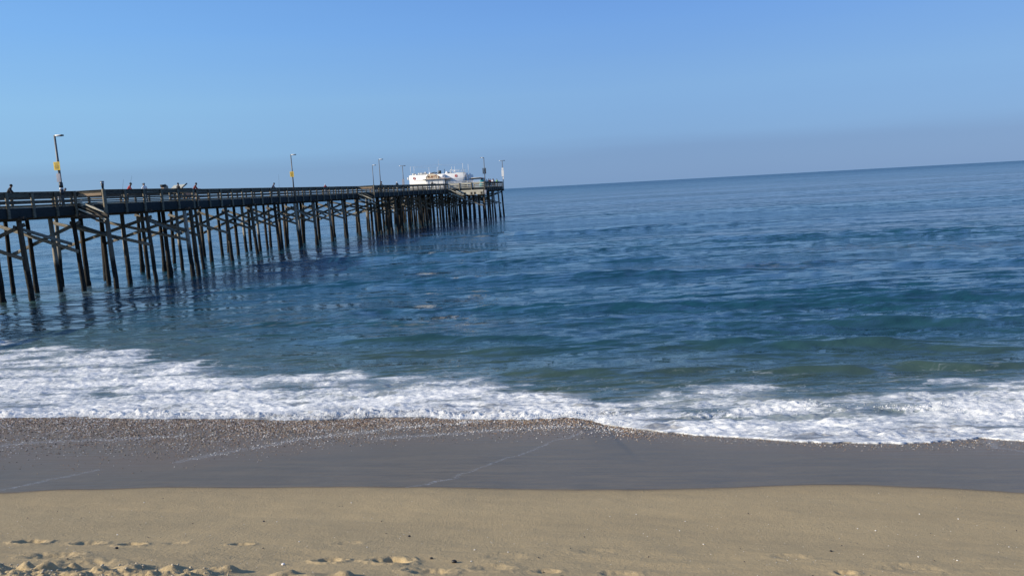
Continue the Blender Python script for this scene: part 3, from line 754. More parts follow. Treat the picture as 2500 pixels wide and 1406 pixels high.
# rim board, rails, posts along the edge
def run(p, q, style='wood'):
    (w0, s0), (w1, s1) = p, q
    L = math.hypot(w1 - w0, s1 - s0); ux, uy = (w1 - w0) / L, (s1 - s0) / L
    nx, ny = uy, -ux                      # outward (right of travel)
    far = w0 < -5 and w1 < -5
    npost = max(1, round(L / 2.33)); step = L / npost
    def pt(d, off, z): return (w0 + ux * d + nx * off, s0 + uy * d + ny * off, z)
    per = 4 if far else (3 if s1 > 60 else 2)
    i = 0
    rm, cm = WOOD_RAIL, WOOD_RAIL
    shore = style == 'white'
    if shore: rm, cm = WOOD_CREAM, WHITE  # shore-facing rail boards: sunlit look put into the cream colour
    while i < npost:
        j = min(npost, i + per)
        a, b = i * step + (0.004 if i else 0.0), j * step - 0.004
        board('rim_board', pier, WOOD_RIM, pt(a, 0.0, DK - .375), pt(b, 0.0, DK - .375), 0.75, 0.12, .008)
        board('rail_cap', pier, cm, pt(a, -0.02, DK + RAIL - .025), pt(b, -0.02, DK + RAIL - .025), 0.05, 0.26, .006)
        board('rail_board', pier, rm, pt(a, 0.03, DK + RAIL - .165), pt(b, 0.03, DK + RAIL - .165), 0.22, 0.05, .010)
        board('rail_board', pier, rm, pt(a, 0.03, DK + .865), pt(b, 0.03, DK + .865), 0.13, 0.05, .012)
        board('rail_board', pier, rm, pt(a, 0.03, DK + .48), pt(b, 0.03, DK + .48), 0.14, 0.05, .015)
        board('toe_board', pier, rm, pt(a, 0.03, DK + .15), pt(b, 0.03, DK + .15), 0.11, 0.05, .012)
        board('kerb', pier, WOOD_CREAM, pt(a, -0.10, DK + .045), pt(b, -0.10, DK + .045), 0.07, 0.14, .004)  # pale line of a sunlit kerb, put in as cream colour
        i = j
    for i in range(npost + (1 if (w1, s1) == EDGE[-1] else 0)):
        d = i * step
        p0 = pt(d, 0.135, 0)
        o = block('post', pier, WOOD_POST, (p0[0] - .075, p0[1] - .10, DK - .78), (p0[0] + .075, p0[1] + .10, DK + RAIL - .055))
        o.rotation_euler = (0, 0, math.atan2(uy, ux) - math.pi / 2)
WHITE = plain('white_paint', (0.80, 0.79, 0.76), 0.5, 0.06, 2)
for p, q in zip(EDGE[:-1], EDGE[1:]):
    run(p, q, 'white' if (p == (5.8, 84)) else 'wood')
# slanting slats under the shoreward corners, sunlit tone put into the cream ones
def slats(wa, wb, s, z0, drop, n, gap):
    for k in range(n):
        board('slat', pier, WOOD_CREAM if k % 2 == 0 else WOOD_RAIL, (wa, s - .22 - .02 * k, z0 - gap * k), (wb, s - .22 - .02 * k, z0 - drop - gap * k), 0.15, 0.05)
slats(0.25, 2.7, -17.0, 7.35, 1.0, 4, 0.30)
slats(0.25, 3.0, 46.6, 6.95, 1.1, 4, 0.30)
slats(6.0, 9.2, 84.0, 7.0, 1.35, 4, 0.32)
board('brace', pier, WOOD_BEAM, (-.2, -17.25, 6.1), (2.95, -17.25, 6.1), .34, .2)
# tan boarded band with dark panels as the shade of openings under the shoreward edge of the platform
for k in range(8):
    a = 7.7 + k * 0.72
    block('apron_board', pier, WOOD_CREAM, (a, 83.80, 5.62), (a + .716, 83.86, 6.24))
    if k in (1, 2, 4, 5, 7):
        block('apron_dark_panel', pier, WOOD_BEAM, (a + .12, 83.775, 5.70), (a + .55, 83.797, 6.16))
block('apron_board', pier, WOOD_CREAM, (7.6, 83.78, 6.245), (13.5, 83.87, 6.6))
# tall corner posts
for (wv, s, h) in ((2.5, -17.0, 1.24), (2.8, 46.6, 1.24), (0.02, -17.2, 1.2)):
    block('post', pier, WOOD_POST, (wv + .13, s - .30, DK - .9), (wv + .31, s - .14, DK + h))
# board under the jog's top rail, sunlit tan put into its colour
block('rail_board', pier, wood('sunlit_tan_wood', (0.30, 0.21, 0.13), (0.42, 0.30, 0.19)), (0.3, -17.14, DK + .72), (2.45, -17.09, DK + .93))
block('rail_board', pier, wood('sunlit_tan_wood', (0.30, 0.21, 0.13), (0.42, 0.30, 0.19)), (0.3, 46.46, DK + .70), (2.7, 46.51, DK + .93))

# ------------------------------------------------------------------ things on the pier
METAL = plain('galvanised', (0.13, 0.13, 0.125), 0.5, 0.2, 3)
DARK = plain('dark_paint', (0.035, 0.04, 0.045), 0.5, 0.2, 3)
YEL = plain('yellow_sign_paint', (0.72, 0.50, 0.05), 0.5, 0.08, 3)
BROWNINK = simple('sign_ink', (0.10, 0.06, 0.02), 0.6)
GREYSIGN = plain('grey_sign_paint', (0.30, 0.31, 0.36), 0.5, 0.1, 3)
def thing(name, label, cat, loc, rz=-TH, group=None):
    o = bpy.data.objects.new(name, None); C.objects.link(o)
    o.location = loc; o.rotation_euler = (0, 0, rz)
    return tag(o, label, cat, group)
def tube(name, parent, mat, pts, radii, n=10, smooth=True):
    V = []; F = []
    P = [Vector(p) for p in pts]
    if isinstance(radii, (int, float)): radii = [radii] * len(P)
    for i, p in enumerate(P):
        d = (P[min(i + 1, len(P) - 1)] - P[max(i - 1, 0)]).normalized()
        a = d.orthogonal().normalized() if abs(d.z) < .9 else Vector((1, 0, 0)); b = d.cross(a).normalized(); a = b.cross(d)
        for j in range(n):
            t = 2 * math.pi * j / n; V.append(p + (a * math.cos(t) + b * math.sin(t)) * radii[i])
    for i in range(len(P) - 1):
        for j in range(n): F.append((i * n + j, i * n + (j + 1) % n, (i + 1) * n + (j + 1) % n, (i + 1) * n + j))
    me = bpy.data.meshes.new(name)
    F += [tuple(range(n))[::-1], tuple(range((len(P) - 1) * n, len(P) * n))]
    me.from_pydata([tuple(v) for v in V], [], F); me.materials.append(mat); me.update()
    if smooth: me.polygons.foreach_set('use_smooth', [True] * (len(F) - 2) + [False] * 2)
    return obj(name, me, parent)

def lamp(label, wv, s, ztop, head, base=DK, sign=None, rad=0.10, zs=None):
    p = PW(wv, s, base)
    t = thing('street_lamp', label, 'lamp post', p, group='lamp posts along the pier')
    H = ztop - base
    tube('pole', t, METAL, [(0, 0, 0), (0, 0, H * .5), (0, 0, H)], [rad * .95, rad * .8, rad * .6])
    if head in ('right', 'left'):
        g = 1 if head == 'right' else -1
        tube('arm', t, METAL, [(0, 0, H - .06), (g * .34, 0, H - .02)], .035)
        block('lamp_head', t, WHITE, (.12, -.12, H - .11), (.56, .12, H + .02)) if g > 0 else block('lamp_head', t, WHITE, (-.56, -.12, H - .11), (-.12, .12, H + .02))
        l, r = (.562, .72) if g > 0 else (-.72, -.562)
        block('lamp_cap', t, DARK, (l, -.11, H - .10), (r, .12, H + .01))
    else:
        tube('arm', t, METAL, [(-.5, 0, H), (.5, 0, H)], .04)
        block('lamp_head', t, WHITE, (-.70, -.12, H - .08), (-.36, .12, H + .05))
        block('lamp_head', t, DARK, (.30, -.12, H - .08), (.66, .12, H + .05))
    f = -.16
    if sign == 'yellow':
        z0, z1 = zs
        sg = block('yellow_sign', t, YEL, (-.27, f - .02, z0), (.27, f, z1))
        h = z1 - z0
        for q in (.10, .22, .30, .40, .50, .60, .72, .84):
            wq = random.uniform(.13, .22)
            block('sign_line', t, BROWNINK, (-wq, f - .026, z0 + h * q), (wq, f - .0203, z0 + h * (q + .045)))
    if sign == 'dark':
        z0, z1 = zs
        block('sign_board', t, GREYSIGN, (-.26, f - .03, z0), (.26, f, z1))
    if sign == 'pair':
        z0, z1 = zs
        block('sign_board', t, DARK, (-.36, f - .03, z0), (-.12, f, z1)); block('sign_board', t, DARK, (.12, f - .03, z0), (.36, f, z1))
    if sign == 'white':
        z0, z1 = zs
        block('sign_board', t, WHITE, (-.26, f - .03, z0), (.30, f, z1 - .55)); block('sign_board', t, WHITE, (-.20, f - .03, z1 - .5), (.24, f, z1))
        block('sign_board', t, WHITE, (-.02, f - .03, z0 - .62), (.22, f, z0 - .12))
    return t
la = lamp('tall lamp post with yellow sign, nearest to the beach on the pier', 0.75, -19.4, 12.55, 'right', sign='yellow', zs=(2.82, 3.46), rad=.12)
block('grey_sign', la, GREYSIGN, (-.15, -.19, 1.9), (.20, -.16, 2.55))
tube('band', la, DARK, [(0, 0, 1.45), (0, 0, 1.85)], .145); tube('band', la, WHITE, [(0, 0, 1.30), (0, 0, 1.45)], .142); tube('band', la, DARK, [(0, 0, .9), (0, 0, 1.30)], .145)
lamp('tall lamp post with a small yellow sign at the middle of the pier', 0.45, 22.4, 12.5, 'right', sign='yellow', zs=(2.55, 3.25), rad=.10)
lamp('bare lamp post on the far rail, shorter of the close pair', -5.8, 71.0, 12.5, 'right', rad=.085)
lamp('bare lamp post behind a seated dark figure, taller of the close pair', 3.08, 49.6, 12.5, 'right', rad=.08)
lamp('lamp post with a grey board just left of the white restaurant', -4.6, 86.6, 12.6, 'double', sign='dark', zs=(1.35, 2.75), rad=.10)
lb = lamp('lamp post with two dark boards at the near platform corner', 13.95, 84.0, 13.2, 'left', base=5.7, sign='pair', zs=(4.1, 5.3), rad=.11)
block('fuse_box', lb, GREYSIGN, (-.2, -.3, -.1), (.25, -.12, .75))
lamp('lamp post with white boards at the seaward corner of the pier', 13.95, 105.6, 13.1, 'double', base=6.2, sign='white', zs=(3.2, 5.2), rad=.11)

# restaurant
def restaurant():
    t = thing('restaurant', 'white flat-roofed restaurant with arched sign on the end of the pier', 'restaurant', PW(0, 90, DK))
    Zb = -.02
    WALL = plain('white_wall', (0.88, 0.87, 0.83), 0.7, 0.05, 1.2)
    TRIM = plain('grey_trim', (0.42, 0.42, 0.42), 0.6, 0.1, 2)
    RED = plain('logo_red', (0.55, 0.07, 0.06), 0.5, 0.05, 3)
    TANB = plain('sign_tan', (0.84, 0.72, 0.52), 0.6, 0.08, 3)
    ORG = plain('sign_frame_brown', (0.34, 0.13, 0.05), 0.6, 0.1, 3)
    GL = simple('glass', (0.03, 0.04, 0.05), 0.08)
    x0, x1 = -4.3, 7.85
    def B(n, m, lo, hi, p=t): return block(n, p, m, lo, hi)
    wl = B('wall', WALL, (x0, 0, Zb), (x1, 5.0, 3.45))
    B('wall', WALL, (x1 + .002, 2.2, Zb), (x1 + .9, 6.5, 3.0))
    B('seam', TRIM, (x0, -.03, 2.22), (x1, -.003, 2.27)); B('seam', TRIM, (x0, -.02, 1.15), (-.2, -.003, 1.17))
    B('seam', TRIM, (x1 + .003, 0, 2.22), (x1 + .03, 2.1, 2.3))
    # entry bay that stands forward of the wall
    B('entry_bay', WALL, (-.3, -1.0, Zb), (3.9, -.03, 2.35))
    B('entry_bay', WALL, (2.75, -1.0, 2.40), (3.9, -.03, 3.28))
    B('awning', plain('awning_tan', (0.78, 0.68, 0.60), 0.6, 0.1, 3), (-.9, -1.35, 2.35), (5.2, -.02, 2.47))
    B('seam', TRIM, (-.9, -1.36, 2.31), (5.2, -.02, 2.348))
    for a, b in ((-.1, .85), (1.05, 2.45), (2.6, 3.6)):
        f = B('window', TRIM, (a - .04, -1.03, .55), (b + .04, -1.003, 1.98)); 
        B('pane', WHITE, (a, -1.05, .6), (b, -1.032, 1.93))
    for a, z, l in ((-.05, .45, .9), (1.5, 1.0, .7), (1.6, 1.35, .25), (2.85, 1.0, .25)):
        B('menu_panel', DARK, (a, -1.075, z), (a + l, -1.052, z + .13))
    B('door', WHITE, (3.95, -.08, .02), (4.75, -.032, 2.0)); B('door_frame', TRIM, (3.88, -.06, 0), (4.82, -.031, 2.06))
    # sign board with arched top
    cx = 1.3; hw = 1.45
    pts = [(-hw, 0), (hw, 0), (hw, .50), (hw * .72, .72)] + [(hw * .72 * math.cos(a), .72 + .36 * math.sin(a)) for a in np.linspace(0.25, math.pi - .25, 9)] + [(-hw * .72, .72), (-hw, .50)]
    def plate(name, mat, k, y0, y1, parent):
        q = [(cx + x * k, 2.50 + (z - .5) * k + .5) for x, z in pts]
        n = len(q); V = [(x, y0, z) for x, z in q] + [(x, y1, z) for x, z in q]
        F = [tuple(range(n)), tuple(range(n, 2 * n))[::-1]] + [(i, n + i, n + (i + 1) % n, (i + 1) % n) for i in range(n)]
        me = bpy.data.meshes.new(name); me.from_pydata(V, [], F); me.materials.append(mat); me.update(); return obj(name, me, parent)
    sg = plate('sign_frame', ORG, 1.0, -1.28, -1.05, t); plate('sign_face', TANB, .90, -1.31, -1.284, sg)
    def text(s, size, loc, mat, parent, name='lettering'):
        cu = bpy.data.curves.new(name, 'FONT'); cu.body = s; cu.size = size; cu.extrude = .012; cu.align_x = 'CENTER'; cu.offset = .02
        tmp = bpy.data.objects.new('tmp_text', cu); C.objects.link(tmp)
        me = bpy.data.meshes.new_from_object(tmp.evaluated_get(bpy.context.evaluated_depsgraph_get()))
        bpy.data.objects.remove(tmp); me.materials.append(mat)
        o = obj(name, me, parent); o.rotation_euler = (math.pi / 2, 0, 0); o.location = loc; return o
    bpy.context.view_layer.update()
    text("RUBY'S", .66, (cx, -1.325, 2.68), ORG, sg)
    # round logos
    def logo(x, z):
        n = 24; V = []; F = []
        for rr in (.30, .19):
            for y in (-.05, -.005):
                for i in range(n): V.append((x + rr * math.cos(2 * math.pi * i / n), y, z + rr * math.sin(2 * math.pi * i / n)))
        for i in range(n):
            j = (i + 1) % n
            F += [(i, j, 2 * n + j, 2 * n + i), (i, n + i, n + j, j), (2 * n + i, 2 * n + j, 3 * n + j, 3 * n + i)]
        me = bpy.data.meshes.new('round_logo'); me.from_pydata(V, [], F); me.materials.append(RED); me.update()
        o = obj('round_logo', me, t)
        B('logo_bar', RED, (x - .22, -.055, z - .05), (x + .22, -.012, z + .04), t)
    logo(-3.15, 2.78); logo(6.35, 2.85)
    # roof equipment
    GR = plain('equipment_grey', (0.50, 0.51, 0.50), 0.5, 0.15, 2)
    for a, b, h, y in ((-3.9, -3.35, .42, 1), (-3.25, -2.95, .3, 1), (-2.6, -1.0, .5, 1.2), (-1.0, -.8, .62, 1.2), (-.6, -.1, .2, .8), (.2, .5, .4, 1.5), (4.2, 4.9, .32, 1.0), (5.6, 7.4, .18, 3.2)):
        B('roof_unit', GR if b - a > .3 else WHITE, (a, y, 3.45), (b, y + 1.2, 3.45 + h))
    B('roof_unit', DARK, (2.2, .6, 3.45), (2.75, 1.2, 4.2)); B('roof_unit', DARK, (-.9, 1.0, 3.45), (-.5, 1.6, 3.72))
    tube('arched_vent', t, DARK, [(.5, .3, 3.5), (.8, .3, 3.74), (1.4, .3, 3.84), (2.0, .3, 3.7), (2.2, .3, 3.5)], .10)
    for x in (.3, 4.1): tube('dome_vent', t, WHITE, [(x, .8, 3.45), (x, .8, 3.75), (x, .8, 3.95)], [.32, .28, .12], 12)
    tube('hooked_vent', t, WHITE, [(5.0, .5, 3.45), (5.0, .5, 4.0), (5.08, .5, 4.2), (5.25, .5, 4.26)], .09)
    tube('hooked_vent', t, WHITE, [(5.75, .5, 3.6), (5.85, .5, 3.9), (6.05, .5, 3.85), (6.15, .5, 3.62)], .09)
    tube('chimney_cap', t, DARK, [(3.6, .8, 3.45), (3.6, .8, 4.25), (3.6, .8, 4.45)], [.05, .05, .11], 8)
    for x, h, y in ((-4.0, 1.95, .4), (-3.2, 1.9, .4), (.05, 1.6, 1), (1.95, 1.6, 1), (5.1, 1.5, 1.4), (5.7, 1.55, 1.6), (7.9, 2.0, .3), (8.5, 1.9, 3)):
        tube('mast', t, WHITE, [(x, y, 3.3), (x, y, 3.45 + h)], .032, 6)
    tube('antenna', t, TRIM, [(2.3, 1, 3.45), (2.3, 1, 6.6)], .018, 5)
    def wire(a, b, sag):
        P = [Vector(a).lerp(Vector(b), k / 8) - Vector((0, 0, sag * 4 * (k / 8) * (1 - k / 8))) for k in range(9)]
        tube('wire', t, TRIM, P, .012, 4)
    wire((-4, .4, 5.4), (2.3, 1, 5.6), .12); wire((2.3, 1, 5.6), (7.9, .3, 5.4), .25); wire((2.3, 1, 5.55), (5.1, 1.4, 4.95), .1); wire((-3.2, .4, 5.3), (1.95, 1, 5.0), .2)
    tube('roof_rail', t, WHITE, [(5.4, .1, 4.15), (8.4, .1, 4.15)], .02, 5); tube('roof_rail', t, WHITE, [(5.4, .1, 3.9), (8.4, .1, 3.9)], .02, 5)
    for x in (5.4, 6.1, 6.9, 7.6, 8.1, 8.4): tube('roof_rail_post', t, WHITE, [(x, .1, 3.4), (x, .1, 4.15)], .02, 5)
    B('wall_lamp', WHITE, (x0 - .45, .1, 2.55), (x0 - .22, .4, 3.05)); B('wall_lamp_arm', TRIM, (x0 - .24, .2, 2.95), (x0 + .01, .28, 3.1))
    tube('dish', t, WHITE, [(x1 + 1.1, 2.4, 3.05), (x1 + 1.15, 2.35, 3.1)], [.08, .26], 14); tube('dish_arm', t, TRIM, [(x1 + .85, 2.5, 2.9), (x1 + 1.1, 2.4, 3.05)], .03, 6)
restaurant()

# white handrail on the platform, teal bin, flat canopy
def fence():
    t = thing('white_railing', 'low white handrail on the platform in front of the restaurant', 'railing', PW(5.9, 85.0, DK))
    L = 6.6
    for i in range(6): tube('post', t, WHITE, [(L * i / 5, 0, -.02), (L * i / 5, 0, 1.52)], .04, 8)
    for z in (1.5, 1.22): board('rail', t, WHITE, (-.05, 0, z), (L + .05, 0, z), .07, .06)
fence()
TEAL = plain('teal_paint', (0.03, 0.33, 0.40), 0.5, 0.1, 2)
def teal_box():
    t = thing('storage_box', 'teal blue storage box standing behind the platform rail', 'storage box', PW(13.2, 86.3, DK))
    block('body', t, TEAL, (-.95, -.4, 0), (.02, .4, 1.45)); block('lid', t, TEAL, (-1.0, -.44, 1.452), (.07, .44, 1.53)); block('lid', t, TEAL, (-.45, -.42, 1.532), (.04, .40, 1.56))
    for x in (-.9, -.08): block('foot', t, DARK, (x - .05, -.38, -.02), (x + .05, .38, 0.0))
teal_box()
def canopy():
    t = thing('canopy', 'flat dark canopy with white top beside the restaurant', 'canopy', PW(11.3, 88.0, DK))
    for x in (-1.5, 1.3):
        for y in (0, 2.0): tube('post', t, METAL, [(x, y, -.02), (x, y, 1.86)], .04, 8)
    block('roof', t, DARK, (-1.5, -.3, 1.86), (1.3, 2.3, 2.06)); block('roof_sheet', t, WHITE, (-1.1, -.34, 2.062), (.8, 2.3, 2.20))
    block('side_panel', t, GREYSIGN, (.9, .2, 1.2), (1.3, 2.0, 1.84))
canopy()
# small covered viewer on the corner post
def corner_lamp():
    t = thing('post_lantern', 'small dark lantern with a pale glass on the corner post of the bump-out', 'lantern', PW(2.72, -17.22, DK + 1.24))
    tube('stem', t, DARK, [(0, 0, 0), (0, 0, .25), (0, 0, .42)], [.07, .10, .12], 10)
    tube('glass', t, plain('lantern_glass', (0.5, 0.55, 0.6), 0.15, 0.05, 3), [(0, 0, .42), (0, 0, .56)], [.12, .14], 10)
    tube('cap', t, DARK, [(0, 0, .56), (0, 0, .62)], [.155, .14], 10)
corner_lamp()

# ------------------------------------------------------------------ people
def skin_person(name, label, w_, s_, yaw, joints, colors, hat=None, scale=1.0, z=None):
    """one continuous body grown along a skeleton; colours by body zone"""
    V = []; E = []; Rr = []; idx = {}
    for k, (co, r, par) in joints.items():
        idx[k] = len(V); V.append(co); Rr.append(r)
        if par: E.append((idx[par], idx[k]))
    me = bpy.data.meshes.new(name); me.from_pydata(V, E, [])
    o = bpy.data.objects.new('tmp_person', me); C.objects.link(o)
    md = o.modifiers.new('skin', 'SKIN')
    sv = me.skin_vertices[0].data
    for i, r in enumerate(Rr): sv[i].radius = r
    sv[0].use_root = True
    sd = o.modifiers.new('sub', 'SUBSURF'); sd.levels = 1; sd.render_levels = 1
    dg = bpy.context.evaluated_depsgraph_get(); dg.update()
    m2 = bpy.data.meshes.new_from_object(o.evaluated_get(dg)); m2.name = name
    bpy.data.objects.remove(o)
    for c in colors: m2.materials.append(PCOL[c])
    keys = [(Vector(joints[k][0]), zone(k)) for k in joints]
    for p in m2.polygons:
        c = p.center
        p.material_index = min(keys, key=lambda q: (q[0] - c).length_squared)[1]
        p.use_smooth = True
    b = obj('person', m2)
    P = PW(w_, s_, DK - .02 if z is None else z)
    b.location = P; b.rotation_euler = (0, 0, yaw - TH); b.scale = (scale,) * 3
    tag(b, label, 'person', 'people on the pier')
    hd = Vector(joints['head'][0])
    if hat:
        col, brim = hat
        tube('hat' if brim else 'hair', b, PCOL[col], [hd + Vector((0, .0, .0)), hd + Vector((0, -.005, .07)), hd + Vector((0, -.01, .125))], [.094, .094, .05], 12)
        if brim: tube('hat_brim', b, PCOL[col], [hd + Vector((0, .06, .035)), hd + Vector((0, .07, .05))], [.125, .12], 14)
    return b
PCOL = {k: plain('cloth_' + k, c, .8, .15, 8) for k, c in dict(red=(0.38, 0.03, 0.035), dark=(0.018, 0.02, 0.025), navy=(0.02, 0.03, 0.07), white=(0.75, 0.76, 0.78), skin=(0.30, 0.17, 0.11), jeans=(0.05, 0.08, 0.14),
                                                              green=(0.20, 0.42, 0.10), maroon=(0.18, 0.03, 0.03), grey=(0.22, 0.23, 0.25), black=(0.012, 0.012, 0.012), tan=(0.45, 0.34, 0.24)).items()}
def zone(k):
    if k in ('head', 'crown', 'chin', 'nose', 'neck') or k.startswith('hand') or k.startswith('f'): return 0
    if k in ('pelvis',) or k[:4] in ('hipL', 'hipR', 'kneL', 'kneR'): return 2
    if k[:4] in ('ankL', 'ankR', 'toeL', 'toeR'): return 3
    return 1
def skeleton(pose):
    lean = dict(stand=0.05, lean=0.55, bend=0.95, sit=0.25)[pose]
    hipz = 0.92 if pose != 'sit' else 1.0
    j = {}
    def up(d, l): return (0, l + math.sin(lean) * d, hipz + math.cos(lean) * d)
    j['pelvis'] = ((0, 0, hipz), (.15, .11), None)
    j['waist'] = (up(.18, 0), (.14, .10), 'pelvis')
    j['chest'] = (up(.38, 0), (.165, .115), 'waist')
    j['neckb'] = (up(.53, 0), (.09, .08), 'chest')
    n2 = Vector(up(.53, 0)); hd = lean * 0.55
    def hh(d): return tuple(n2 + Vector((0, math.sin(hd) * d + .02, math.cos(hd) * d)))
    j['neck'] = (hh(.07), (.055, .055), 'neckb')
    j['head'] = (hh(.17), (.082, .095), 'neck')
    j['crown'] = (hh(.25), (.06, .07), 'head')
    h = Vector(hh(.16)); j['nose'] = (tuple(h + Vector((0, .105, -.01))), (.014, .012), 'head')
    for s, g in (('L', -1), ('R', 1)):
        sh = Vector(up(.47, 0)) + Vector((g * .19, 0, 0)); j['sho' + s] = (tuple(sh), (.06, .06), 'neckb')
        if pose == 'stand': el = sh + Vector((g * .07, .06, -.28)); ha = el + Vector((-g * .03, .20, -.10))
        elif pose == 'sit': el = sh + Vector((g * .06, .10, -.26)); ha = el + Vector((-g * .08, .22, .02))
        else: el = sh + Vector((g * .06, .14, -.24)); ha = el + Vector((-g * .08, .24, -.02))
        j['elb' + s] = (tuple(el), (.046, .046), 'sho' + s)
        wr = el.lerp(ha, .95); j['wri' + s] = (tuple(wr), (.032, .03), 'elb' + s)
        j['hand' + s] = (tuple(ha + (ha - el).normalized() * .06), (.040, .022), 'wri' + s)
        d = (ha - el).normalized(); hp = ha + d * .08
        for q, (off, ln) in enumerate(((-.030, .065), (-.010, .08), (.010, .075), (.030, .06))):
            j['f%d%s' % (q, s)] = (tuple(hp + Vector((off, 0, 0)) + d * .03), (.009, .009), 'hand' + s)
            j['ft%d%s' % (q, s)] = (tuple(hp + Vector((off, 0, -.02)) + d * (.03 + ln * .6)), (.008, .008), 'f%d%s' % (q, s))
        j['fth' + s] = (tuple(ha + Vector((-g * .055, 0, 0)) + d * .05), (.009, .009), 'hand' + s)
        hp = Vector((g * .10, 0, hipz - .06)); j['hip' + s] = (tuple(hp), (.095, .10), 'pelvis')
        if pose == 'sit': kn = hp + Vector((g * .03, .42, .0)); an = kn + Vector((0, .02, -.44))
        else: kn = Vector((g * .11, .05 if g > 0 else -.02, .49)); an = Vector((g * .12, -.02 if g > 0 else -.08, .09))
        j['kne' + s] = (tuple(kn), (.065, .07), 'hip' + s); j['ank' + s] = (tuple(an), (.042, .05), 'kne' + s)
        j['toe' + s] = (tuple(an + Vector((0, .17, -.05))), (.042, .03), 'ank' + s)
    return j
PEOPLE = [
    (-0.75, -24.1, 0.2, 'stand', ('skin', 'dark', 'black', 'black'), ('black', False), .94, 'person in dark clothes half hidden at the left end of the rail'),
    (-0.75, -23.2, -1.0, 'lean', ('skin', 'dark', 'jeans', 'black'), ('black', False), 1.08, 'person in a dark hooded top leaning on the rail near the left end'),
    (-0.8, -17.9, -1.3, 'bend', ('skin', 'white', 'grey', 'black'), ('grey', False), .98, 'person in a white top bent over the rail beside the nearest lamp post'),
    (1.75, -13.0, -0.9, 'lean', ('skin', 'red', 'black', 'black'), ('black', False), 1.06, 'person in a bright red jacket bending beside the rail of the bump-out'),
    (1.75, -10.5, 1.2, 'stand', ('skin', 'white', 'jeans', 'black'), ('grey', True), 1.0, 'person in a white shirt and grey brimmed cap facing left'),
    (1.85, -5.6, -0.4, 'stand', ('skin', 'dark', 'black', 'black'), ('black', False), 1.0, 'person in black in front of the pale tilted canopy'),
    (-0.7, 0.9, -1.2, 'lean', ('skin', 'maroon', 'jeans', 'black'), ('black', False), 1.12, 'person in a dark red sweater holding something over the rail'),
    (-0.7, 18.4, -1.2, 'lean', ('skin', 'navy', 'black', 'black'), ('black', False), 1.1, 'lone dark figure leaning on the rail beside an upright fishing rod'),
    (-0.9, 36.0, 0.5, 'stand', ('skin', 'red', 'grey', 'black'), ('white', True), .93, 'person in a white cap and red top right of the middle lamp post'),
    (2.1, 51.8, -0.9, 'lean', ('skin', 'black', 'black', 'black'), ('black', False), 1.12, 'dark hunched figure in front of the taller bare lamp post'),
    (2.4, 60.5, 0.6, 'stand', ('skin', 'dark', 'grey', 'black'), ('white', True), 1.02, 'person with a white cap left of the restaurant'),
    (4.3, 77.5, 0.1, 'lean', ('skin', 'black', 'black', 'black'), ('black', False), 1.05, 'dark figure at the rail in front of the restaurant door'),
    (13.0, 90.5, 0.5, 'stand', ('skin', 'white', 'grey', 'black'), ('grey', False), 1.0, 'person in white, first of the group at the end rail'),
    (13.0, 92.8, 0.2, 'lean', ('skin', 'black', 'black', 'black'), ('black', False), 1.12, 'person in black leaning, second of the group at the end rail'),
    (13.0, 94.4, -0.5, 'stand', ('skin', 'maroon', 'black', 'black'), ('black', False), 1.05, 'person in dark maroon, third of the group at the end rail'),
    (13.0, 97.0, -0.3, 'stand', ('skin', 'white', 'jeans', 'black'), ('tan', False), 1.02, 'person in white and blue, fourth of the group at the end rail'),
    (13.0, 99.2, 0.8, 'lean', ('skin', 'navy', 'black', 'black'), ('black', False), 1.15, 'tall person in navy, fifth of the group at the end rail'),
    (13.0, 102.6, 0.1, 'stand', ('skin', 'green', 'grey', 'black'), ('black', False), 1.05, 'person in a bright green top beside the last lamp post'),
]
for (pw, ps, yaw, pose, cols, hat, k, lab) in PEOPLE:
    skin_person('person', lab, pw, ps, yaw, skeleton(pose), cols, hat, k * 1.02)

def rod(label, wv, s, p1):
    t = thing('fishing_rod', label, 'fishing rod', PW(wv, s, DK + .02))
    tube('rod', t, DARK, [(0, 0, 0), (p1[0] * .5, p1[1] * .5, p1[2] * .55), p1], [.018, .012, .006], 6)
    tube('reel', t, METAL, [(p1[0] * .3 - .04, p1[1] * .3, p1[2] * .33), (p1[0] * .3 + .04, p1[1] * .3, p1[2] * .33)], .045, 8)
    tube('grip', t, PCOL['tan'], [(0, 0, 0.0), (p1[0] * .12, p1[1] * .12, p1[2] * .13)], .024, 8)
rod('thin fishing rod slanting over the rail left of the red jacket', 2.2, -13.8, (.75, .1, 2.3))
rod('second thin rod standing close beside the slanting one', 2.25, -14.5, (.35, .1, 2.0))
rod('thin upright fishing rod beside the lone dark figure', -.2, 19.5, (.12, 0, 2.9))

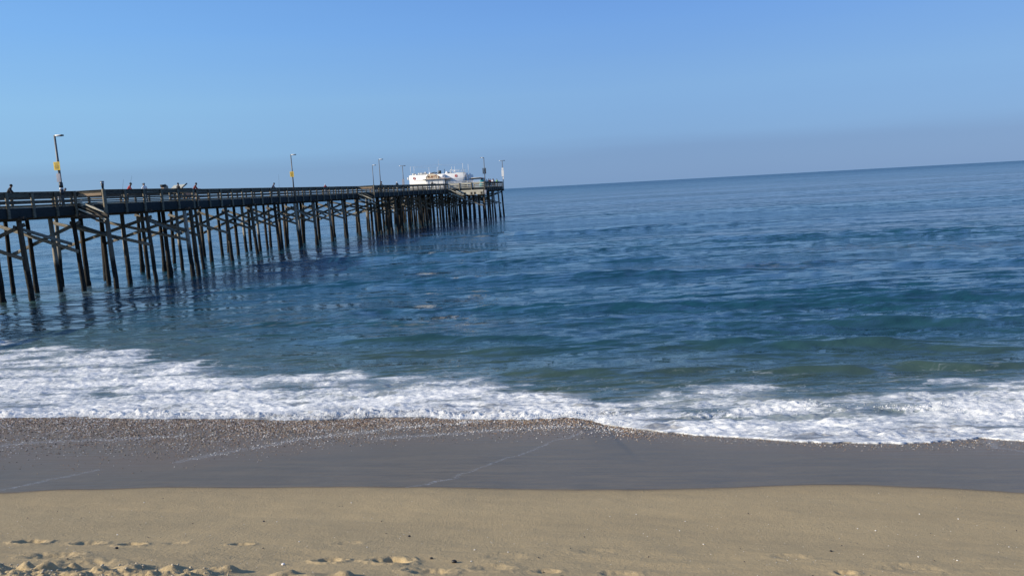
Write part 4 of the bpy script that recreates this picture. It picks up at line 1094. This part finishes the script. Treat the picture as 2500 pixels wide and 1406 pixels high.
def bag():
    t = thing('bag', 'tan bag with a dark flap standing on the rail of the bump-out', 'bag', PW(2.40, -8.5, DK + RAIL))
    P = [(-.34, 0), (.34, 0), (.32, .18), (.16, .33), (-.2, .30), (-.36, .16)]
    me = bpy.data.meshes.new('body'); n = len(P)
    me.from_pydata([(0 + y0, x, z) for y0 in (-.14, .14) for x, z in P], [], [tuple(range(n)), tuple(range(n, 2 * n))[::-1]] + [(i, (i + 1) % n, n + (i + 1) % n, n + i)[::-1] for i in range(n)])
    me.materials.append(PCOL['tan']); me.update(); obj('body', me, t)
    block('flap', t, PCOL['dark'], (-.17, -.42, .16), (.17, -.02, .36))
    tube('strap', t, PCOL['dark'], [(0, -.05, .3), (0, .1, .42), (0, .25, .28)], .02, 6)
bag()
def sunshade():
    t = thing('sunshade', 'pale tilted square canopy on a slanting dark leg behind the person in black', 'sunshade', PW(0.6, -3.6, DK))
    me = bpy.data.meshes.new('canvas')
    T = [(-.62, .25, 1.60), (.74, .25, 1.66), (.74, .30, 1.66), (-.62, .30, 1.60)]; B_ = [(-.85, -.1, 1.22), (.40, -.1, 1.20), (.40, -.05, 1.20), (-.85, -.05, 1.22)]
    me.from_pydata(B_ + T, [], [(0, 1, 2, 3)[::-1], (4, 5, 6, 7), (0, 1, 5, 4), (1, 2, 6, 5), (2, 3, 7, 6), (3, 0, 4, 7)])
    me.materials.append(plain('canvas_pale', (0.44, 0.45, 0.40), .8, .1, 3)); me.update(); obj('canvas', me, t)
    tube('leg', t, DARK, [(0, 0, 0), (.05, 0, 1.24)], .04, 8); tube('leg', t, DARK, [(.45, -.15, 1.28), (.85, .22, 1.72)], .06, 8)
sunshade()
def tables():
    # fish-cleaning bench on each bump-out
    for (wv, s, lab) in ((1.2, 2.2, 'low timber bench on the deck right of the first bump-out'), (1.4, 50.6, 'pinkish timber bench at the second bump-out')):
        if wv == 1.2: wv = -1.6
        t = thing('bench', lab, 'bench', PW(wv, s, DK))
        col = wood('bench_wood', (0.36, 0.25, 0.18), (0.5, 0.37, 0.28))
        block('seat', t, col, (-.25, -1.1, .42), (.25, 1.1, .5)); block('backrest', t, col, (-.32, -1.1, .62), (-.26, 1.1, .9))
        for y in (-.9, .9):
            block('leg', t, col, (-.22, y - .05, 0), (-.14, y + .05, .42)); block('leg', t, col, (.14, y - .05, 0), (.22, y + .05, .42)); block('arm', t, col, (-.32, y - .04, .5), (-.26, y + .04, .9))
tables()
